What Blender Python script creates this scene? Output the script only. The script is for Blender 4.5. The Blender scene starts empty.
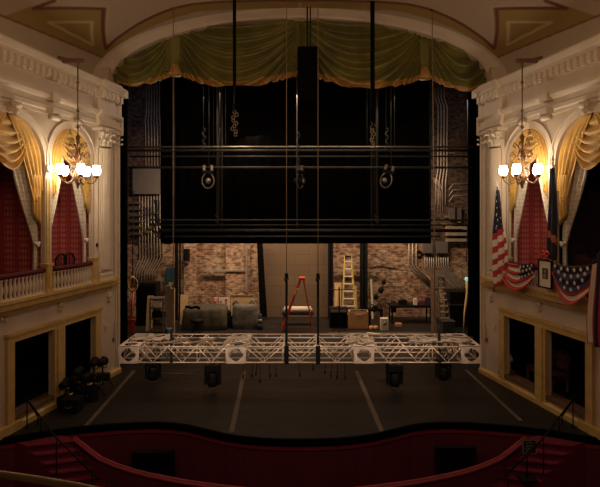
import bpy, bmesh, math, random
from mathutils import Vector, Matrix, Euler
random.seed(7)
PI = math.pi
SC = bpy.context.scene
COL = SC.collection

# ------------------------------------------------------------------ camera
EYE = 4.1
cd = bpy.data.cameras.new('camera'); cam = bpy.data.objects.new('camera', cd); COL.objects.link(cam)
cam.location = (0, 0, EYE); cam.rotation_euler = (PI/2, 0, 0)
cd.sensor_width = 36; cd.lens = 36*520/600; cd.shift_y = -28.5/600; cd.clip_end = 200
SC.camera = cam
# ------------------------------------------------------------------ world, light, exposure
SC.view_settings.view_transform = 'Standard'; SC.view_settings.look = 'None'
SC.view_settings.gamma = 1; SC.view_settings.use_curve_mapping = False
SC.view_settings.exposure = 0.0
w = bpy.data.worlds.new('world'); SC.world = w; w.use_nodes = True
w.node_tree.nodes['Background'].inputs[0].default_value = (1, .72, .5, 1)
w.node_tree.nodes['Background'].inputs[1].default_value = .02
SC.cycles.max_bounces = 6; SC.cycles.diffuse_bounces = 4
SC.cycles.use_adaptive_sampling = False
SC.cycles.sample_clamp_indirect = 2.0

def area(name, loc, target, sx, sy, power, color):
    l = bpy.data.lights.new(name, 'AREA'); l.shape = 'RECTANGLE'; l.size = sx; l.size_y = sy
    l.energy = power; l.color = color
    o = bpy.data.objects.new(name, l); COL.objects.link(o); o.location = loc
    d = Vector(target)-Vector(loc); o.rotation_euler = d.to_track_quat('-Z', 'Y').to_euler()
    return o
WARM = (1, .66, .36)
area('work_light', (0, 18.3, 6.2), (0, 21, 1.6), 9, .5, 540, (1, .70, .47))
area('stage_light', (-1, 17.6, 6.6), (-.5, 17.4, 0), 9, .5, 60, (1, .7, .45))
area('stage_side_light', (-5.9, 18.0, 8.4), (-6.2, 21, 5.0), .8, .5, 10, (.75, .7, 1))
area('stage_side_light_right', (5.9, 18.0, 8.4), (6.2, 21, 5.0), .8, .5, 11, (1, .85, .75))
area('electric_light', (0, 14.9, 7.6), (0, 12.4, .6), 7, .5, 75, (1, .74, .54))
area('house_fill', (0, 4.5, 6.6), (0, 12.9, 8.6), 7, 2, 142, (1, .64, .38))  # unseen fill, added to brighten the ceiling and upper walls
area('balcony_light', (0, 5.5, 3.5), (0, 10, -.3), 8, .5, 1.4, (1, .6, .4))
fl_ = area('front_light', (0, 6.0, 7.2), (0, 12.2, .95), 7.5, .3, 16, (1, .76, .58)); fl_.data.spread = math.radians(16)

# ------------------------------------------------------------------ helpers
def at(px, py, D):                       # a point the photograph shows at (px, py), D metres in front of the balcony
    return Vector(((px-300)/520*D, D, EYE-(py-215)/520*D))
NX, NY, TX, TY, CX, CY = .980, -.198, -.198, -.980, -4.75, 13.57
def L(side, p):                          # side wall frame: s along the wall from the proscenium, n out of the wall, z up
    s, n, z = p
    x = CX+s*TX+n*NX; y = CY+s*TY+n*NY
    return Vector((x if side < 0 else -x, y, z))
def sw(px, py, n=0):
    k = (px-300)/520; D = (n+CX*NX+CY*NY)/(NX*k+NY)
    x, y = k*D-CX, D-CY
    return (x*TX+y*TY, n, EYE-(py-215)/520*D)
def X(side): return lambda p: L(side, p)
ID = lambda p: Vector(p)

ORG = {}
class MB:
    def __init__(s, xf=ID): s.v = []; s.f = []; s.m = []; s.s = []; s.xf = xf
    def add(s, vs, fs, mi=0, sm=False, xf=None):
        xf = xf or s.xf; b = len(s.v); s.v += [xf(p) for p in vs]
        for k, f in enumerate(fs):
            s.f.append([b+i for i in f]); s.m.append(mi[k] if isinstance(mi, list) else mi); s.s.append(sm)
        return s
    def box(s, a, b, mi=0, xf=None):
        (x0, y0, z0), (x1, y1, z1) = a, b
        return s.add([(x0,y0,z0),(x1,y0,z0),(x1,y1,z0),(x0,y1,z0),(x0,y0,z1),(x1,y0,z1),(x1,y1,z1),(x0,y1,z1)],
              [(0,3,2,1),(4,5,6,7),(0,1,5,4),(1,2,6,5),(2,3,7,6),(3,0,4,7)], mi, False, xf)
    def cbox(s, c, sz, mi=0, rot=None, xf=None):
        h = [q/2 for q in sz]; R = Euler(rot).to_matrix() if rot else Matrix.Identity(3); c = Vector(c)
        vs = [c+R@Vector((x*h[0], y*h[1], z*h[2])) for z in (-1,1) for x, y in ((-1,-1),(1,-1),(1,1),(-1,1))]
        return s.add(vs, [(0,3,2,1),(4,5,6,7),(0,1,5,4),(1,2,6,5),(2,3,7,6),(3,0,4,7)], mi, False, xf)
    def beam(s, p, q, w=.05, h=None, mi=0, xf=None):
        h = h or w; p = Vector(p); q = Vector(q); d = (q-p).normalized()
        u = d.cross(Vector((0,0,1)));
        if u.length < .05: u = Vector((1,0,0))
        u.normalize(); v = d.cross(u)
        vs = [e+u*a*w/2+v*b*h/2 for e in (p, q) for a, b in ((-1,-1),(1,-1),(1,1),(-1,1))]
        return s.add(vs, [(0,3,2,1),(4,5,6,7),(0,1,5,4),(1,2,6,5),(2,3,7,6),(3,0,4,7)], mi, False, xf)
    def tube(s, pts, r=.02, seg=8, mi=0, xf=None):
        pts = [Vector(p) for p in pts]; n = len(pts); vs = []; fs = []; pu = None
        for i, p in enumerate(pts):
            d = (pts[min(i+1, n-1)]-pts[max(i-1, 0)])
            if d.length < 1e-7: d = Vector((0,0,1))
            d.normalize()
            if pu is None:
                u = d.cross(Vector((0,0,1)))
                if u.length < .05: u = d.cross(Vector((0,1,0)))
            else: u = pu-d*pu.dot(d)
            u.normalize(); pu = u; w_ = d.cross(u)
            rr = r[i] if isinstance(r, (list, tuple)) else r
            vs += [p+(u*math.cos(2*PI*k/seg)+w_*math.sin(2*PI*k/seg))*rr for k in range(seg)]
        for i in range(n-1):
            for k in range(seg): fs.append((i*seg+k, i*seg+(k+1)%seg, (i+1)*seg+(k+1)%seg, (i+1)*seg+k))
        s.add(vs, fs, mi, True, xf)
        b = len(s.v)-n*seg
        s.f.append([b+k for k in range(seg)][::-1]); s.f.append([b+(n-1)*seg+k for k in range(seg)])
        s.m += [mi, mi]; s.s += [False, False]
        return s
    def lathe(s, prof, c=(0,0,0), seg=12, mi=0, xf=None, ax='z'):
        n = len(prof); vs = []; fs = []
        for r, z in prof:
            for k in range(seg):
                a = 2*PI*k/seg; x, y = r*math.cos(a), r*math.sin(a)
                vs.append(Vector(c)+(Vector((x,y,z)) if ax == 'z' else Vector((x,z,y)) if ax == 'y' else Vector((z,x,y))))
        for i in range(n-1):
            for k in range(seg): fs.append((i*seg+k, i*seg+(k+1)%seg, (i+1)*seg+(k+1)%seg, (i+1)*seg+k))
        fs.append(tuple(range(seg))[::-1]); fs.append(tuple((n-1)*seg+k for k in range(seg)))
        return s.add(vs, fs, mi, True, xf)
    def ball(s, c, r, seg=14, rings=8, mi=0, sc=(1,1,1), xf=None):
        vs = []; fs = []; c = Vector(c)
        for i in range(rings+1):
            a = PI*i/rings
            for k in range(seg):
                b = 2*PI*k/seg
                vs.append(c+Vector((r*sc[0]*math.sin(a)*math.cos(b), r*sc[1]*math.sin(a)*math.sin(b), -r*sc[2]*math.cos(a))))
        for i in range(rings):
            for k in range(seg): fs.append((i*seg+k, i*seg+(k+1)%seg, (i+1)*seg+(k+1)%seg, (i+1)*seg+k))
        return s.add(vs, fs, mi, True, xf)
    def prism(s, poly, fn, w0, w1, mi=0, xf=None):   # fn(u, v, w) maps the outline and its depth
        n = len(poly); vs = [fn(u, v, w0) for u, v in poly]+[fn(u, v, w1) for u, v in poly]
        fs = [tuple(range(n))[::-1], tuple(range(n, 2*n))]+[(i, (i+1)%n, n+(i+1)%n, n+i) for i in range(n)]
        return s.add(vs, fs, mi, False, xf)
    def sheet(s, fn, nu, nv, mf=None, sm=True, xf=None, thick=0):
        vs = [fn(i/nu, j/nv) for j in range(nv+1) for i in range(nu+1)]; fs = []; ms = []
        for j in range(nv):
            for i in range(nu):
                a = j*(nu+1)+i; fs.append((a, a+1, a+nu+2, a+nu+1)); ms.append(mf((i+.5)/nu, (j+.5)/nv) if mf else 0)
        return s.add(vs, fs, ms, sm, xf)
    def build(s, name, mats, parent=None, closed=True, solid=0):
        if not isinstance(mats, (list, tuple)): mats = [mats]
        if parent is None:
            xs = [p[0] for p in s.v]; ys = [p[1] for p in s.v]; zs = [p[2] for p in s.v]
            o_ = Vector(((min(xs)+max(xs))/2, (min(ys)+max(ys))/2, min(zs)))
        else: o_ = ORG[parent.name]
        me = bpy.data.meshes.new(name)
        me.from_pydata([tuple(Vector(p)-o_) for p in s.v], [], s.f)
        for m in mats: me.materials.append(m)
        me.polygons.foreach_set('material_index', s.m); me.polygons.foreach_set('use_smooth', s.s)
        me.update()
        if closed:
            bm = bmesh.new(); bm.from_mesh(me); bmesh.ops.recalc_face_normals(bm, faces=bm.faces); bm.to_mesh(me); bm.free()
        ob = bpy.data.objects.new(name, me); COL.objects.link(ob)
        if parent is None: ob.location = o_
        else: ob.parent = parent
        ORG[ob.name] = o_
        if solid:
            md = ob.modifiers.new('thickness', 'SOLIDIFY'); md.thickness = solid; md.offset = 0
        return ob
def tag(o, label, cat, group=None):
    o['label'] = label; o['category'] = cat
    if group: o['group'] = group
    return o
def thing(name, label, cat, loc=(0,0,0), group=None):
    o = bpy.data.objects.new(name, None); COL.objects.link(o); o.location = loc; o.empty_display_size = .1
    ORG[o.name] = Vector(loc); tag(o, label, cat, group); return o
def struct(o): o['kind'] = 'structure'; return o
def copy_tree(o, loc=None, rz=None, label=None, parent=None):
    c = o.copy(); COL.objects.link(c)
    if parent: c.parent = parent
    if loc is not None: c.location = loc
    if rz is not None: c.rotation_euler = (0, 0, rz)
    if label: c['label'] = label
    for ch in list(o.children): copy_tree(ch, parent=c)
    return c
def lerp(a, b, t): return a+(b-a)*t
def poly_at(pts, t):                     # point at t along a polyline of equal steps
    n = len(pts)-1; f = min(max(t, 0), 1)*n; i = min(int(f), n-1); g = f-i
    # smooth
    p0, p1, p2, p3 = pts[max(i-1,0)], pts[i], pts[i+1], pts[min(i+2,n)]
    return tuple(.5*((2*b)+(c-a)*g+(2*a-5*b+4*c-d)*g*g+(3*b-a-3*c+d)*g**3) for a, b, c, d in zip(p0, p1, p2, p3))

# ------------------------------------------------------------------ materials
def mat(name, col, rough=.6, metal=0, var=.15, scale=6, bump=0, emit=None, estr=0, sheen=0, spec=.5, detail=4, stretch=(1,1,1)):
    m = bpy.data.materials.new(name); m.use_nodes = True; nt = m.node_tree; b = nt.nodes['Principled BSDF']
    b.inputs['Roughness'].default_value = rough; b.inputs['Metallic'].default_value = metal
    b.inputs['Specular IOR Level'].default_value = spec
    if sheen: b.inputs['Sheen Weight'].default_value = sheen
    tc = nt.nodes.new('ShaderNodeTexCoord'); mp = nt.nodes.new('ShaderNodeMapping'); mp.inputs['Scale'].default_value = stretch
    nz = nt.nodes.new('ShaderNodeTexNoise'); nz.inputs['Scale'].default_value = scale; nz.inputs['Detail'].default_value = detail
    nt.links.new(tc.outputs['Object'], mp.inputs[0]); nt.links.new(mp.outputs[0], nz.inputs[0])
    r = nt.nodes.new('ShaderNodeValToRGB'); e = r.color_ramp.elements
    e[0].position = .3; e[1].position = .7
    e[0].color = (*[c*(1-var) for c in col], 1); e[1].color = (*[min(1, c*(1+var)) for c in col], 1)
    nt.links.new(nz.outputs[0], r.inputs[0]); nt.links.new(r.outputs[0], b.inputs['Base Color'])
    if bump:
        bp = nt.nodes.new('ShaderNodeBump'); bp.inputs['Strength'].default_value = bump; bp.inputs['Distance'].default_value = .02
        nt.links.new(nz.outputs[0], bp.inputs['Height']); nt.links.new(bp.outputs[0], b.inputs['Normal'])
    if emit:
        b.inputs['Emission Color'].default_value = (*emit, 1); b.inputs['Emission Strength'].default_value = estr
    return m
def nodes_of(m): return m.node_tree, m.node_tree.nodes['Principled BSDF']
M = {}
M['cream'] = mat('cream_plaster', (.60, .475, .36), .6, var=.06, scale=2.5)
M['cream2'] = mat('cream_moulding', (.66, .54, .41), .5, var=.05, scale=4)
M['lowwall'] = mat('buff_plaster', (.64, .52, .41), .6, var=.08, scale=1.5)
M['gold'] = mat('ochre_gold_paint', (.60, .40, .14), .45, var=.15, scale=5)
M['gilt'] = mat('gold_leaf', (.62, .38, .12), .35, .6, var=.2, scale=8)
M['black'] = mat('black_metal', (.006, .0055, .005), .65, var=.3, spec=.2)
M['blackcloth'] = mat('black_velour', (.0035, .0032, .0032), .95, var=.2, scale=3, spec=.05)
M['steel'] = mat('grey_steel', (.30, .26, .22), .4, .7, var=.15)
M['alu'] = mat('aluminium', (.80, .66, .55), .5, .1, var=.12, scale=9)
M['conduit'] = mat('galvanised_conduit', (.42, .35, .28), .42, .3, var=.2, scale=9)
M['pipe'] = mat('dark_pipe', (.06, .056, .052), .6, .2, var=.2)
M['maroon'] = mat('maroon_velvet', (.085, .010, .014), .75, var=.2, scale=8, spec=.2)
M['redpaint'] = mat('dull_red_paint', (.15, .018, .032), .7, var=.15, scale=2)
M['redrail'] = mat('red_velvet', (.27, .022, .036), .65, var=.15, scale=6)
M['carpet'] = mat('red_carpet', (.18, .022, .038), .95, var=.2, scale=30, spec=.1, bump=.4)
M['white'] = mat('white_cloth', (.75, .68, .6), .8, var=.06)
M['fred'] = mat('flag_red', (.42, .03, .035), .8, var=.15)
M['fwhite'] = mat('flag_white', (.70, .60, .48), .8, var=.08)
M['fblue'] = mat('flag_blue', (.014, .013, .035), .8, var=.2)
M['gcurt'] = mat('gold_satin', (.56, .32, .06), .58, var=.22, scale=3, sheen=.3)
M['olive'] = mat('olive_velvet', (.15, .13, .022), .5, var=.35, scale=1.6, sheen=.1, stretch=(1,1,.6))
M['gtrim'] = mat('gold_fringe', (.42, .22, .055), .5, var=.35, scale=9)
M['redlad'] = mat('red_fibreglass', (.50, .05, .035), .5, var=.1)
M['trough'] = mat('grey_painted_steel', (.13, .11, .095), .6, var=.06)
M['cablepale'] = mat('pale_cable', (.46, .38, .30), .7)
M['dullyellow'] = mat('faded_yellow_tape', (.28, .20, .04), .7)
M['yellow'] = mat('yellow_fibreglass', (.62, .47, .12), .5, var=.12)
M['plank'] = mat('bare_pine', (.62, .42, .2), .7, var=.2, scale=3, stretch=(8,8,.6))
M['brownwood'] = mat('brown_wood', (.15, .08, .045), .6, var=.3, scale=4)
M['tan'] = mat('tan_tolex', (.52, .27, .11), .7, var=.15, scale=30)
M['canvas'] = mat('olive_canvas', (.065, .055, .033), .85, var=.3, scale=5, bump=.5)
M['canvas2'] = mat('grey_canvas', (.12, .11, .085), .85, var=.35, scale=6, bump=.6)
M['blue'] = mat('blue_enamel', (.03, .09, .14), .5, var=.3)
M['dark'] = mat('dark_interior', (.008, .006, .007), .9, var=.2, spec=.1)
M['bricksh'] = mat('old_board', (.30, .22, .14), .8, var=.2)
M['brass'] = mat('aged_brass', (.17, .085, .035), .4, .6, var=.25)
M['globe'] = mat('glowing_glass', (.9, .85, .75), .3, emit=(1, .82, .60), estr=38)
M['lampg'] = mat('small_glowing_glass', (.9, .8, .7), .3, emit=(1, .72, .45), estr=6)
M['portrait'] = mat('portrait_dark', (.05, .04, .035), .6)
M['matcream'] = mat('cream_mount', (.72, .62, .48), .7, var=.04)
M['ribbon'] = mat('red_ribbon', (.55, .05, .03), .5)
M['navy'] = mat('dark_navy', (.03, .03, .06), .7)
M['rope'] = mat('pale_rope', (.26, .19, .12), .8)
M['orange'] = mat('orange_cloth', (.5, .13, .05), .7)
M['greenled'] = mat('pale_green_lens', (.3, .6, .5), .4, emit=(.5, 1, .8), estr=.5)

def brick_mat(name, c1, c2, mortar, patch, sx=1):
    m = bpy.data.materials.new(name); m.use_nodes = True; nt, b = nodes_of(m); N = nt.nodes; K = nt.links
    tc = N.new('ShaderNodeTexCoord'); sp = N.new('ShaderNodeSeparateXYZ'); cb = N.new('ShaderNodeCombineXYZ')
    K.new(tc.outputs['Object'], sp.inputs[0]); K.new(sp.outputs[0], cb.inputs[0]); K.new(sp.outputs[2], cb.inputs[1])
    br = N.new('ShaderNodeTexBrick'); br.inputs['Scale'].default_value = 1; br.inputs['Brick Width'].default_value = .26
    br.inputs['Row Height'].default_value = .095; br.inputs['Mortar Size'].default_value = .011; br.inputs['Mortar Smooth'].default_value = .4
    br.inputs['Color1'].default_value = (*c1, 1); br.inputs['Color2'].default_value = (*c2, 1); br.inputs['Mortar'].default_value = (*mortar, 1)
    K.new(cb.outputs[0], br.inputs['Vector'])
    n1 = N.new('ShaderNodeTexNoise'); n1.inputs['Scale'].default_value = 1.1; n1.inputs['Detail'].default_value = 6; n1.inputs['Roughness'].default_value = .65
    K.new(tc.outputs['Object'], n1.inputs[0])
    r = N.new('ShaderNodeValToRGB'); r.color_ramp.elements[0].position = .45; r.color_ramp.elements[1].position = .58; K.new(n1.outputs[0], r.inputs[0])
    mx = N.new('ShaderNodeMixRGB'); mx.inputs[2].default_value = (*patch, 1); K.new(br.outputs[0], mx.inputs[1])
    mu = N.new('ShaderNodeMath'); mu.operation = 'MULTIPLY'; mu.inputs[1].default_value = .75; K.new(r.outputs[0], mu.inputs[0]); K.new(mu.outputs[0], mx.inputs[0])
    n2 = N.new('ShaderNodeTexNoise'); n2.inputs['Scale'].default_value = 7; n2.inputs['Detail'].default_value = 5
    mp = N.new('ShaderNodeMapping'); mp.inputs['Scale'].default_value = (.8, 1, 1.5); K.new(tc.outputs['Object'], mp.inputs[0]); K.new(mp.outputs[0], n2.inputs[0])
    r2 = N.new('ShaderNodeValToRGB'); r2.color_ramp.elements[0].position = .34; r2.color_ramp.elements[0].color = (.32,.28,.27,1); r2.color_ramp.elements[1].position = .62
    r2.color_ramp.elements[1].color = (1.15,1.1,1.05,1); K.new(n2.outputs[0], r2.inputs[0])
    m2 = N.new('ShaderNodeMixRGB'); m2.blend_type = 'MULTIPLY'; m2.inputs[0].default_value = 1; K.new(mx.outputs[0], m2.inputs[1]); K.new(r2.outputs[0], m2.inputs[2])
    K.new(m2.outputs[0], b.inputs['Base Color']); b.inputs['Roughness'].default_value = .9; b.inputs['Specular IOR Level'].default_value = .15
    bp = N.new('ShaderNodeBump'); bp.inputs['Strength'].default_value = .8; bp.inputs['Distance'].default_value = .02
    ad = N.new('ShaderNodeMath'); ad.operation = 'ADD'; K.new(n2.outputs[0], ad.inputs[0]); K.new(br.outputs['Fac'], ad.inputs[1])
    K.new(ad.outputs[0], bp.inputs['Height']); K.new(bp.outputs[0], b.inputs['Normal'])
    return m
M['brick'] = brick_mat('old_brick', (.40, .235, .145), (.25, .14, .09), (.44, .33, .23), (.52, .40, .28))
M['brickshade'] = brick_mat('shaded_old_brick', (.12, .07, .05), (.07, .045, .035), (.13, .10, .08), (.13, .095, .075))  # same brick, its colour darkened where the wall gets little light
M['plaster'] = brick_mat('pink_plastered_brick', (.46, .31, .21), (.40, .26, .17), (.50, .36, .25), (.55, .40, .28))
M['block'] = None
def block_mat():
    m = bpy.data.materials.new('painted_panel'); m.use_nodes = True; nt, b = nodes_of(m); N = nt.nodes; K = nt.links
    tc = N.new('ShaderNodeTexCoord'); sp = N.new('ShaderNodeSeparateXYZ'); cb = N.new('ShaderNodeCombineXYZ')
    K.new(tc.outputs['Object'], sp.inputs[0]); K.new(sp.outputs[0], cb.inputs[0]); K.new(sp.outputs[2], cb.inputs[1])
    br = N.new('ShaderNodeTexBrick'); br.inputs['Scale'].default_value = 1; br.inputs['Brick Width'].default_value = 1.15; br.inputs['Row Height'].default_value = .42
    br.inputs['Mortar Size'].default_value = .010; br.inputs['Color1'].default_value = (.155,.10,.055,1); br.inputs['Color2'].default_value = (.14,.09,.05,1); br.inputs['Mortar'].default_value = (.10,.065,.036,1)
    K.new(cb.outputs[0], br.inputs['Vector']); K.new(br.outputs[0], b.inputs['Base Color']); b.inputs['Roughness'].default_value = .8
    return m
M['block'] = block_mat()
def paper_mat(name, c1, c2, sc):
    m = bpy.data.materials.new(name); m.use_nodes = True; nt, b = nodes_of(m); N = nt.nodes; K = nt.links
    tc = N.new('ShaderNodeTexCoord'); vo = N.new('ShaderNodeTexVoronoi'); vo.inputs['Scale'].default_value = sc; vo.inputs['Randomness'].default_value = 0
    mp = N.new('ShaderNodeMapping'); mp.inputs['Scale'].default_value = (1, 1, .55)
    K.new(tc.outputs['Object'], mp.inputs[0]); K.new(mp.outputs[0], vo.inputs[0])
    r = N.new('ShaderNodeValToRGB'); e = r.color_ramp.elements; e[0].position = .34; e[0].color = (*c2, 1); e[1].position = .46; e[1].color = (*c1, 1)
    K.new(vo.outputs['Distance'], r.inputs[0]); K.new(r.outputs[0], b.inputs['Base Color']); b.inputs['Roughness'].default_value = .7
    return m
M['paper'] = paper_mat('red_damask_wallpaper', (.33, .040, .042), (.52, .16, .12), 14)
M['papershade'] = paper_mat('shaded_box_wallpaper', (.022, .009, .016), (.03, .013, .02), 8)  # wallpaper with the gloom of an unlit box put into its colour
M['lace'] = paper_mat('patterned_lace', (.66, .57, .46), (.50, .40, .30), 20)
def floor_mat():
    m = bpy.data.materials.new('stage_boards'); m.use_nodes = True; nt, b = nodes_of(m); N = nt.nodes; K = nt.links
    tc = N.new('ShaderNodeTexCoord'); br = N.new('ShaderNodeTexBrick'); br.inputs['Scale'].default_value = 1; br.inputs['Brick Width'].default_value = 2.4; br.inputs['Row Height'].default_value = .30
    br.inputs['Mortar Size'].default_value = .008; br.inputs['Color1'].default_value = (.018,.013,.0095,1); br.inputs['Color2'].default_value = (.014,.0105,.0076,1); br.inputs['Mortar'].default_value = (.012,.009,.0065,1)
    K.new(tc.outputs['Object'], br.inputs['Vector'])
    n = N.new('ShaderNodeTexNoise'); n.inputs['Scale'].default_value = 2.2; n.inputs['Detail'].default_value = 8; n.inputs['Roughness'].default_value = .7
    mp = N.new('ShaderNodeMapping'); mp.inputs['Scale'].default_value = (.5, 2.2, 1); K.new(tc.outputs['Object'], mp.inputs[0]); K.new(mp.outputs[0], n.inputs[0])
    r = N.new('ShaderNodeValToRGB'); r.color_ramp.elements[0].position = .35; r.color_ramp.elements[0].color = (.6,.6,.6,1); r.color_ramp.elements[1].position = .75; r.color_ramp.elements[1].color = (1.7,1.6,1.5,1)
    K.new(n.outputs[0], r.inputs[0]); mx = N.new('ShaderNodeMixRGB'); mx.blend_type = 'MULTIPLY'; mx.inputs[0].default_value = 1
    K.new(br.outputs[0], mx.inputs[1]); K.new(r.outputs[0], mx.inputs[2]); K.new(mx.outputs[0], b.inputs['Base Color']); b.inputs['Roughness'].default_value = .6
    b.inputs['Specular IOR Level'].default_value = .3
    return m
M['floor'] = floor_mat()
# ================================================================== STRUCTURE
ARCH = [(1.89, .735, 5.32, 6.05), (3.79, .96, 5.18, 6.05)]        # centre s, half width, spring z, apex z
LOW = [(sw(95.4, 300, .05)[0], sw(64.5, 300, .05)[0]), (sw(54, 300, .05)[0], sw(14, 300, .05)[0])]
FR = (sw(101.5, 300, .07)[0], sw(8, 300, .07)[0])
DEPTH = .08
def arch_z(a, ds):
    c, hw, zs, za = a
    return zs+(za-zs)*math.sqrt(max(0, 1-(ds/hw)**2))
def side_walls(side):
    nm = 'left' if side < 0 else 'right'; xf = X(side)
    m = MB(xf)
    END = 6.3
    def seg(s0, s1, z0, z1, mi=0): m.box((s0, -DEPTH, z0), (s1, 0, z1), mi)
    seg(0, END, -1.4, .25, 1)
    # lower storey
    seg(0, LOW[0][0], .25, 1.68, 1); seg(LOW[0][1], LOW[1][0], .25, 1.68, 1); seg(LOW[1][1], END, .25, 1.68, 1)
    seg(0, END, 1.68, 2.45, 1)
    # upper storey with arched openings
    e = [ARCH[0][0]-ARCH[0][1], ARCH[0][0]+ARCH[0][1], ARCH[1][0]-ARCH[1][1], ARCH[1][0]+ARCH[1][1]]
    seg(0, e[0], 2.45, 7.2); seg(e[1], e[2], 2.45, 7.2); seg(e[3], END, 2.45, 7.2)
    for a in ARCH:
        N = 28
        for i in range(N):
            t0, t1 = PI*i/N, PI*(i+1)/N; d0, d1 = -a[1]*math.cos(t0), -a[1]*math.cos(t1)
            z0, z1 = arch_z(a, d0), arch_z(a, d1); s0, s1 = a[0]+d0, a[0]+d1
            m.add([(s0,-DEPTH,z0),(s1,-DEPTH,z1),(s1,0,z1),(s0,0,z0),(s0,-DEPTH,7.2),(s1,-DEPTH,7.2),(s1,0,7.2),(s0,0,7.2)],
                  [(0,1,2,3),(4,5,6,7),(0,1,5,4),(2,3,7,6)])
    struct(m.build('wall_'+nm, [M['cream'], M['lowwall']], closed=False))
    # cove shelf above the cornice
    m = MB(xf).box((-.3, -1.2, 7.26), (END, .05, 7.30)); struct(m.build('trim_1', M['cream']))
    # box rooms behind the arches
    pw = M['paper']
    m = MB(xf)
    m.box((.9, -1.05, 2.3), (2.74, -1.0, 6.5)); m.box((.9, -1.0, 2.3), (.95, -DEPTH, 6.5)); m.box((2.7, -1.5, 2.3), (2.74, -DEPTH, 6.5))
    struct(m.build('wall_box_'+nm, pw))
    m = MB(xf); m.box((2.76, -1.55, 2.3), (5.2, -1.5, 6.5)); m.box((5.2, -1.5, 2.3), (5.25, -DEPTH, 6.5)); m.box((2.76,-1.5,2.3),(2.78,-DEPTH,6.5))
    struct(m.build('wall_big_box_'+nm, pw if side < 0 else M['papershade']))  # right box: darkness comes from the wallpaper colour
    m = MB(xf); m.box((2.9, -1.5, 4.12), (5.1, -1.44, 4.22)); 
    if side > 0: m.box((3.42, -1.5, 2.5), (3.48, -1.45, 4.12))
    struct(m.build('trim_2', M['gold']))
    m = MB(xf); m.box((.2, -1.5, 6.3), (5.2, -DEPTH, 6.36)); struct(m.build('ceiling_box_'+nm, M['cream']))
    m = MB(xf); m.box((.2, -1.5, 2.25), (5.2, -DEPTH, 2.32)); struct(m.build('floor_box_'+nm, M['maroon']))
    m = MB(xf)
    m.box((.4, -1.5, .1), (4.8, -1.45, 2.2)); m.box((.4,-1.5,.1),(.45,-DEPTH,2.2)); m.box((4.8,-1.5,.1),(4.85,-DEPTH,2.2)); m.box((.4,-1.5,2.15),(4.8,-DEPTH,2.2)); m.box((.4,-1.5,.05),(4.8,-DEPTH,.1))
    struct(m.build('wall_lower_box_'+nm, M['dark']))  # unlit red-papered room, its shade put into near-black walls
    # entablature
    prof = [(0,6.20),(.05,6.20),(.05,6.27),(.09,6.29),(.09,6.38),(.07,6.40),(.07,6.50),(.13,6.53),(.16,6.58),(.16,6.63),(.05,6.66),(.05,6.93),(.09,6.96),(.12,7.0),
            (.12,7.12),(.17,7.14),(.18,7.16),(.18,7.21),(.20,7.22),(.23,7.28),(.25,7.32),(.25,7.35),(0,7.35)]
    m = MB(xf)
    def run(prof, s0, s1, dn=0):
        pr = [(n+dn, z) for n, z in prof[1:-1]]+[(0, prof[-1][1]), (0, prof[0][1])]
        m.prism(pr, lambda u, v, w_: (w_, u, v), s0, s1)
    run(prof, 0, END); run(prof, .34, 1.10, .08)
    s = .05
    while s < END:
        dn = .08 if .28 < s < 1.10 else 0
        m.box((s, .1+dn, 6.97), (s+.10, .185+dn, 7.13)); m.box((s+.02, .1+dn, 6.93), (s+.08, .15+dn, 6.97)); s += .175
    # proscenium return of the entablature
    m.box((-.10, -.02, 6.20), (0, .10, 6.63)); m.box((-.13,-.1,7.15),(.1,.22,7.35)); m.box((-.08,-.1,6.66),(.1,.06,7.15))
    struct(m.build('trim_3', M['cream2']))
    # archivolts, keystones
    m = MB(xf)
    for a in ARCH:
        for (r0, r1, p) in ((.0, .03, .02), (.13, .165, .04), (.03,.13,.012)):
            N = 28
            for i in range(N):
                t0, t1 = PI*i/N, PI*(i+1)/N; q = []
                for t, r in ((t0, r0), (t1, r0), (t1, r1), (t0, r1)):
                    q.append((a[0]-(a[1]+r)*math.cos(t), a[2]+(a[3]-a[2]+r)*math.sin(t)))
                m.add([(u, -.02, v) for u, v in q]+[(u, p, v) for u, v in q], [(4,5,6,7),(0,1,5,4),(1,2,6,5),(2,3,7,6),(3,0,4,7)])
            for sg in (-1, 1):
                s0, s1 = sorted((a[0]+sg*(a[1]+r0), a[0]+sg*(a[1]+r1)))
                if a[0] == ARCH[0][0] and s0 < 1.14 and r0 > 0: continue
                if r0 < .14: m.box((s0, -.02, 2.5), (s1, p, a[2]))
        # keystone scroll
        m.cbox((a[0], .07, 6.14), (.16, .12, .20)); m.lathe([(.0,-.1),(.065,-.1),(.065,.1),(0,.1)], (a[0], .14, 6.19), 10, ax='x'); m.ball((a[0], .13, 6.06), .06)
    # bracket above the pier between the arches
    for zc, q in ((6.56, .17), (6.27, .12)):
        m.cbox((2.73, .15, zc), (.24, .16, q)); 
    m.lathe([(0,-.12),(.07,-.12),(.07,.12),(0,.12)], (2.73, .16, 6.14), 10, ax='x')
    # outer arc moulding line
    struct(m.build('trim_4', M['cream2']))
    # ledge of the boxes
    m = MB(xf)
    pr = [(0,2.24),(.10,2.24),(.12,2.30),(.20,2.34),(.22,2.44),(.25,2.46),(.25,2.52),(0,2.52)]
    m.prism(pr, lambda u, v, w_: (w_, u, v), .46, END); m.prism([(u*.4, v) for u, v in pr], lambda u, v, w_: (w_, u, v), .08, .46)
    struct(m.build('trim_5', M['gold']))
    # pilaster with fluted shaft, base and leafy capital
    m = MB(xf); c0, c1 = .56, 1.06
    m.box((c0, 0, 2.5), (c1, .10, 6.2)); m.box((c0-.05, 0, 2.52), (c1+.05, .20, 2.60)); 
    m.prism([(0,2.60),(.18,2.60),(.2,2.64),(.17,2.69),(.14,2.70),(.17,2.74),(.13,2.78),(0,2.78)], lambda u,v,w_: (w_,u,v), c0-.03, c1+.03)
    N = 44; cc, hw_ = (c0+c1)/2, (c1-c0)/2-.03
    ring = []
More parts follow.
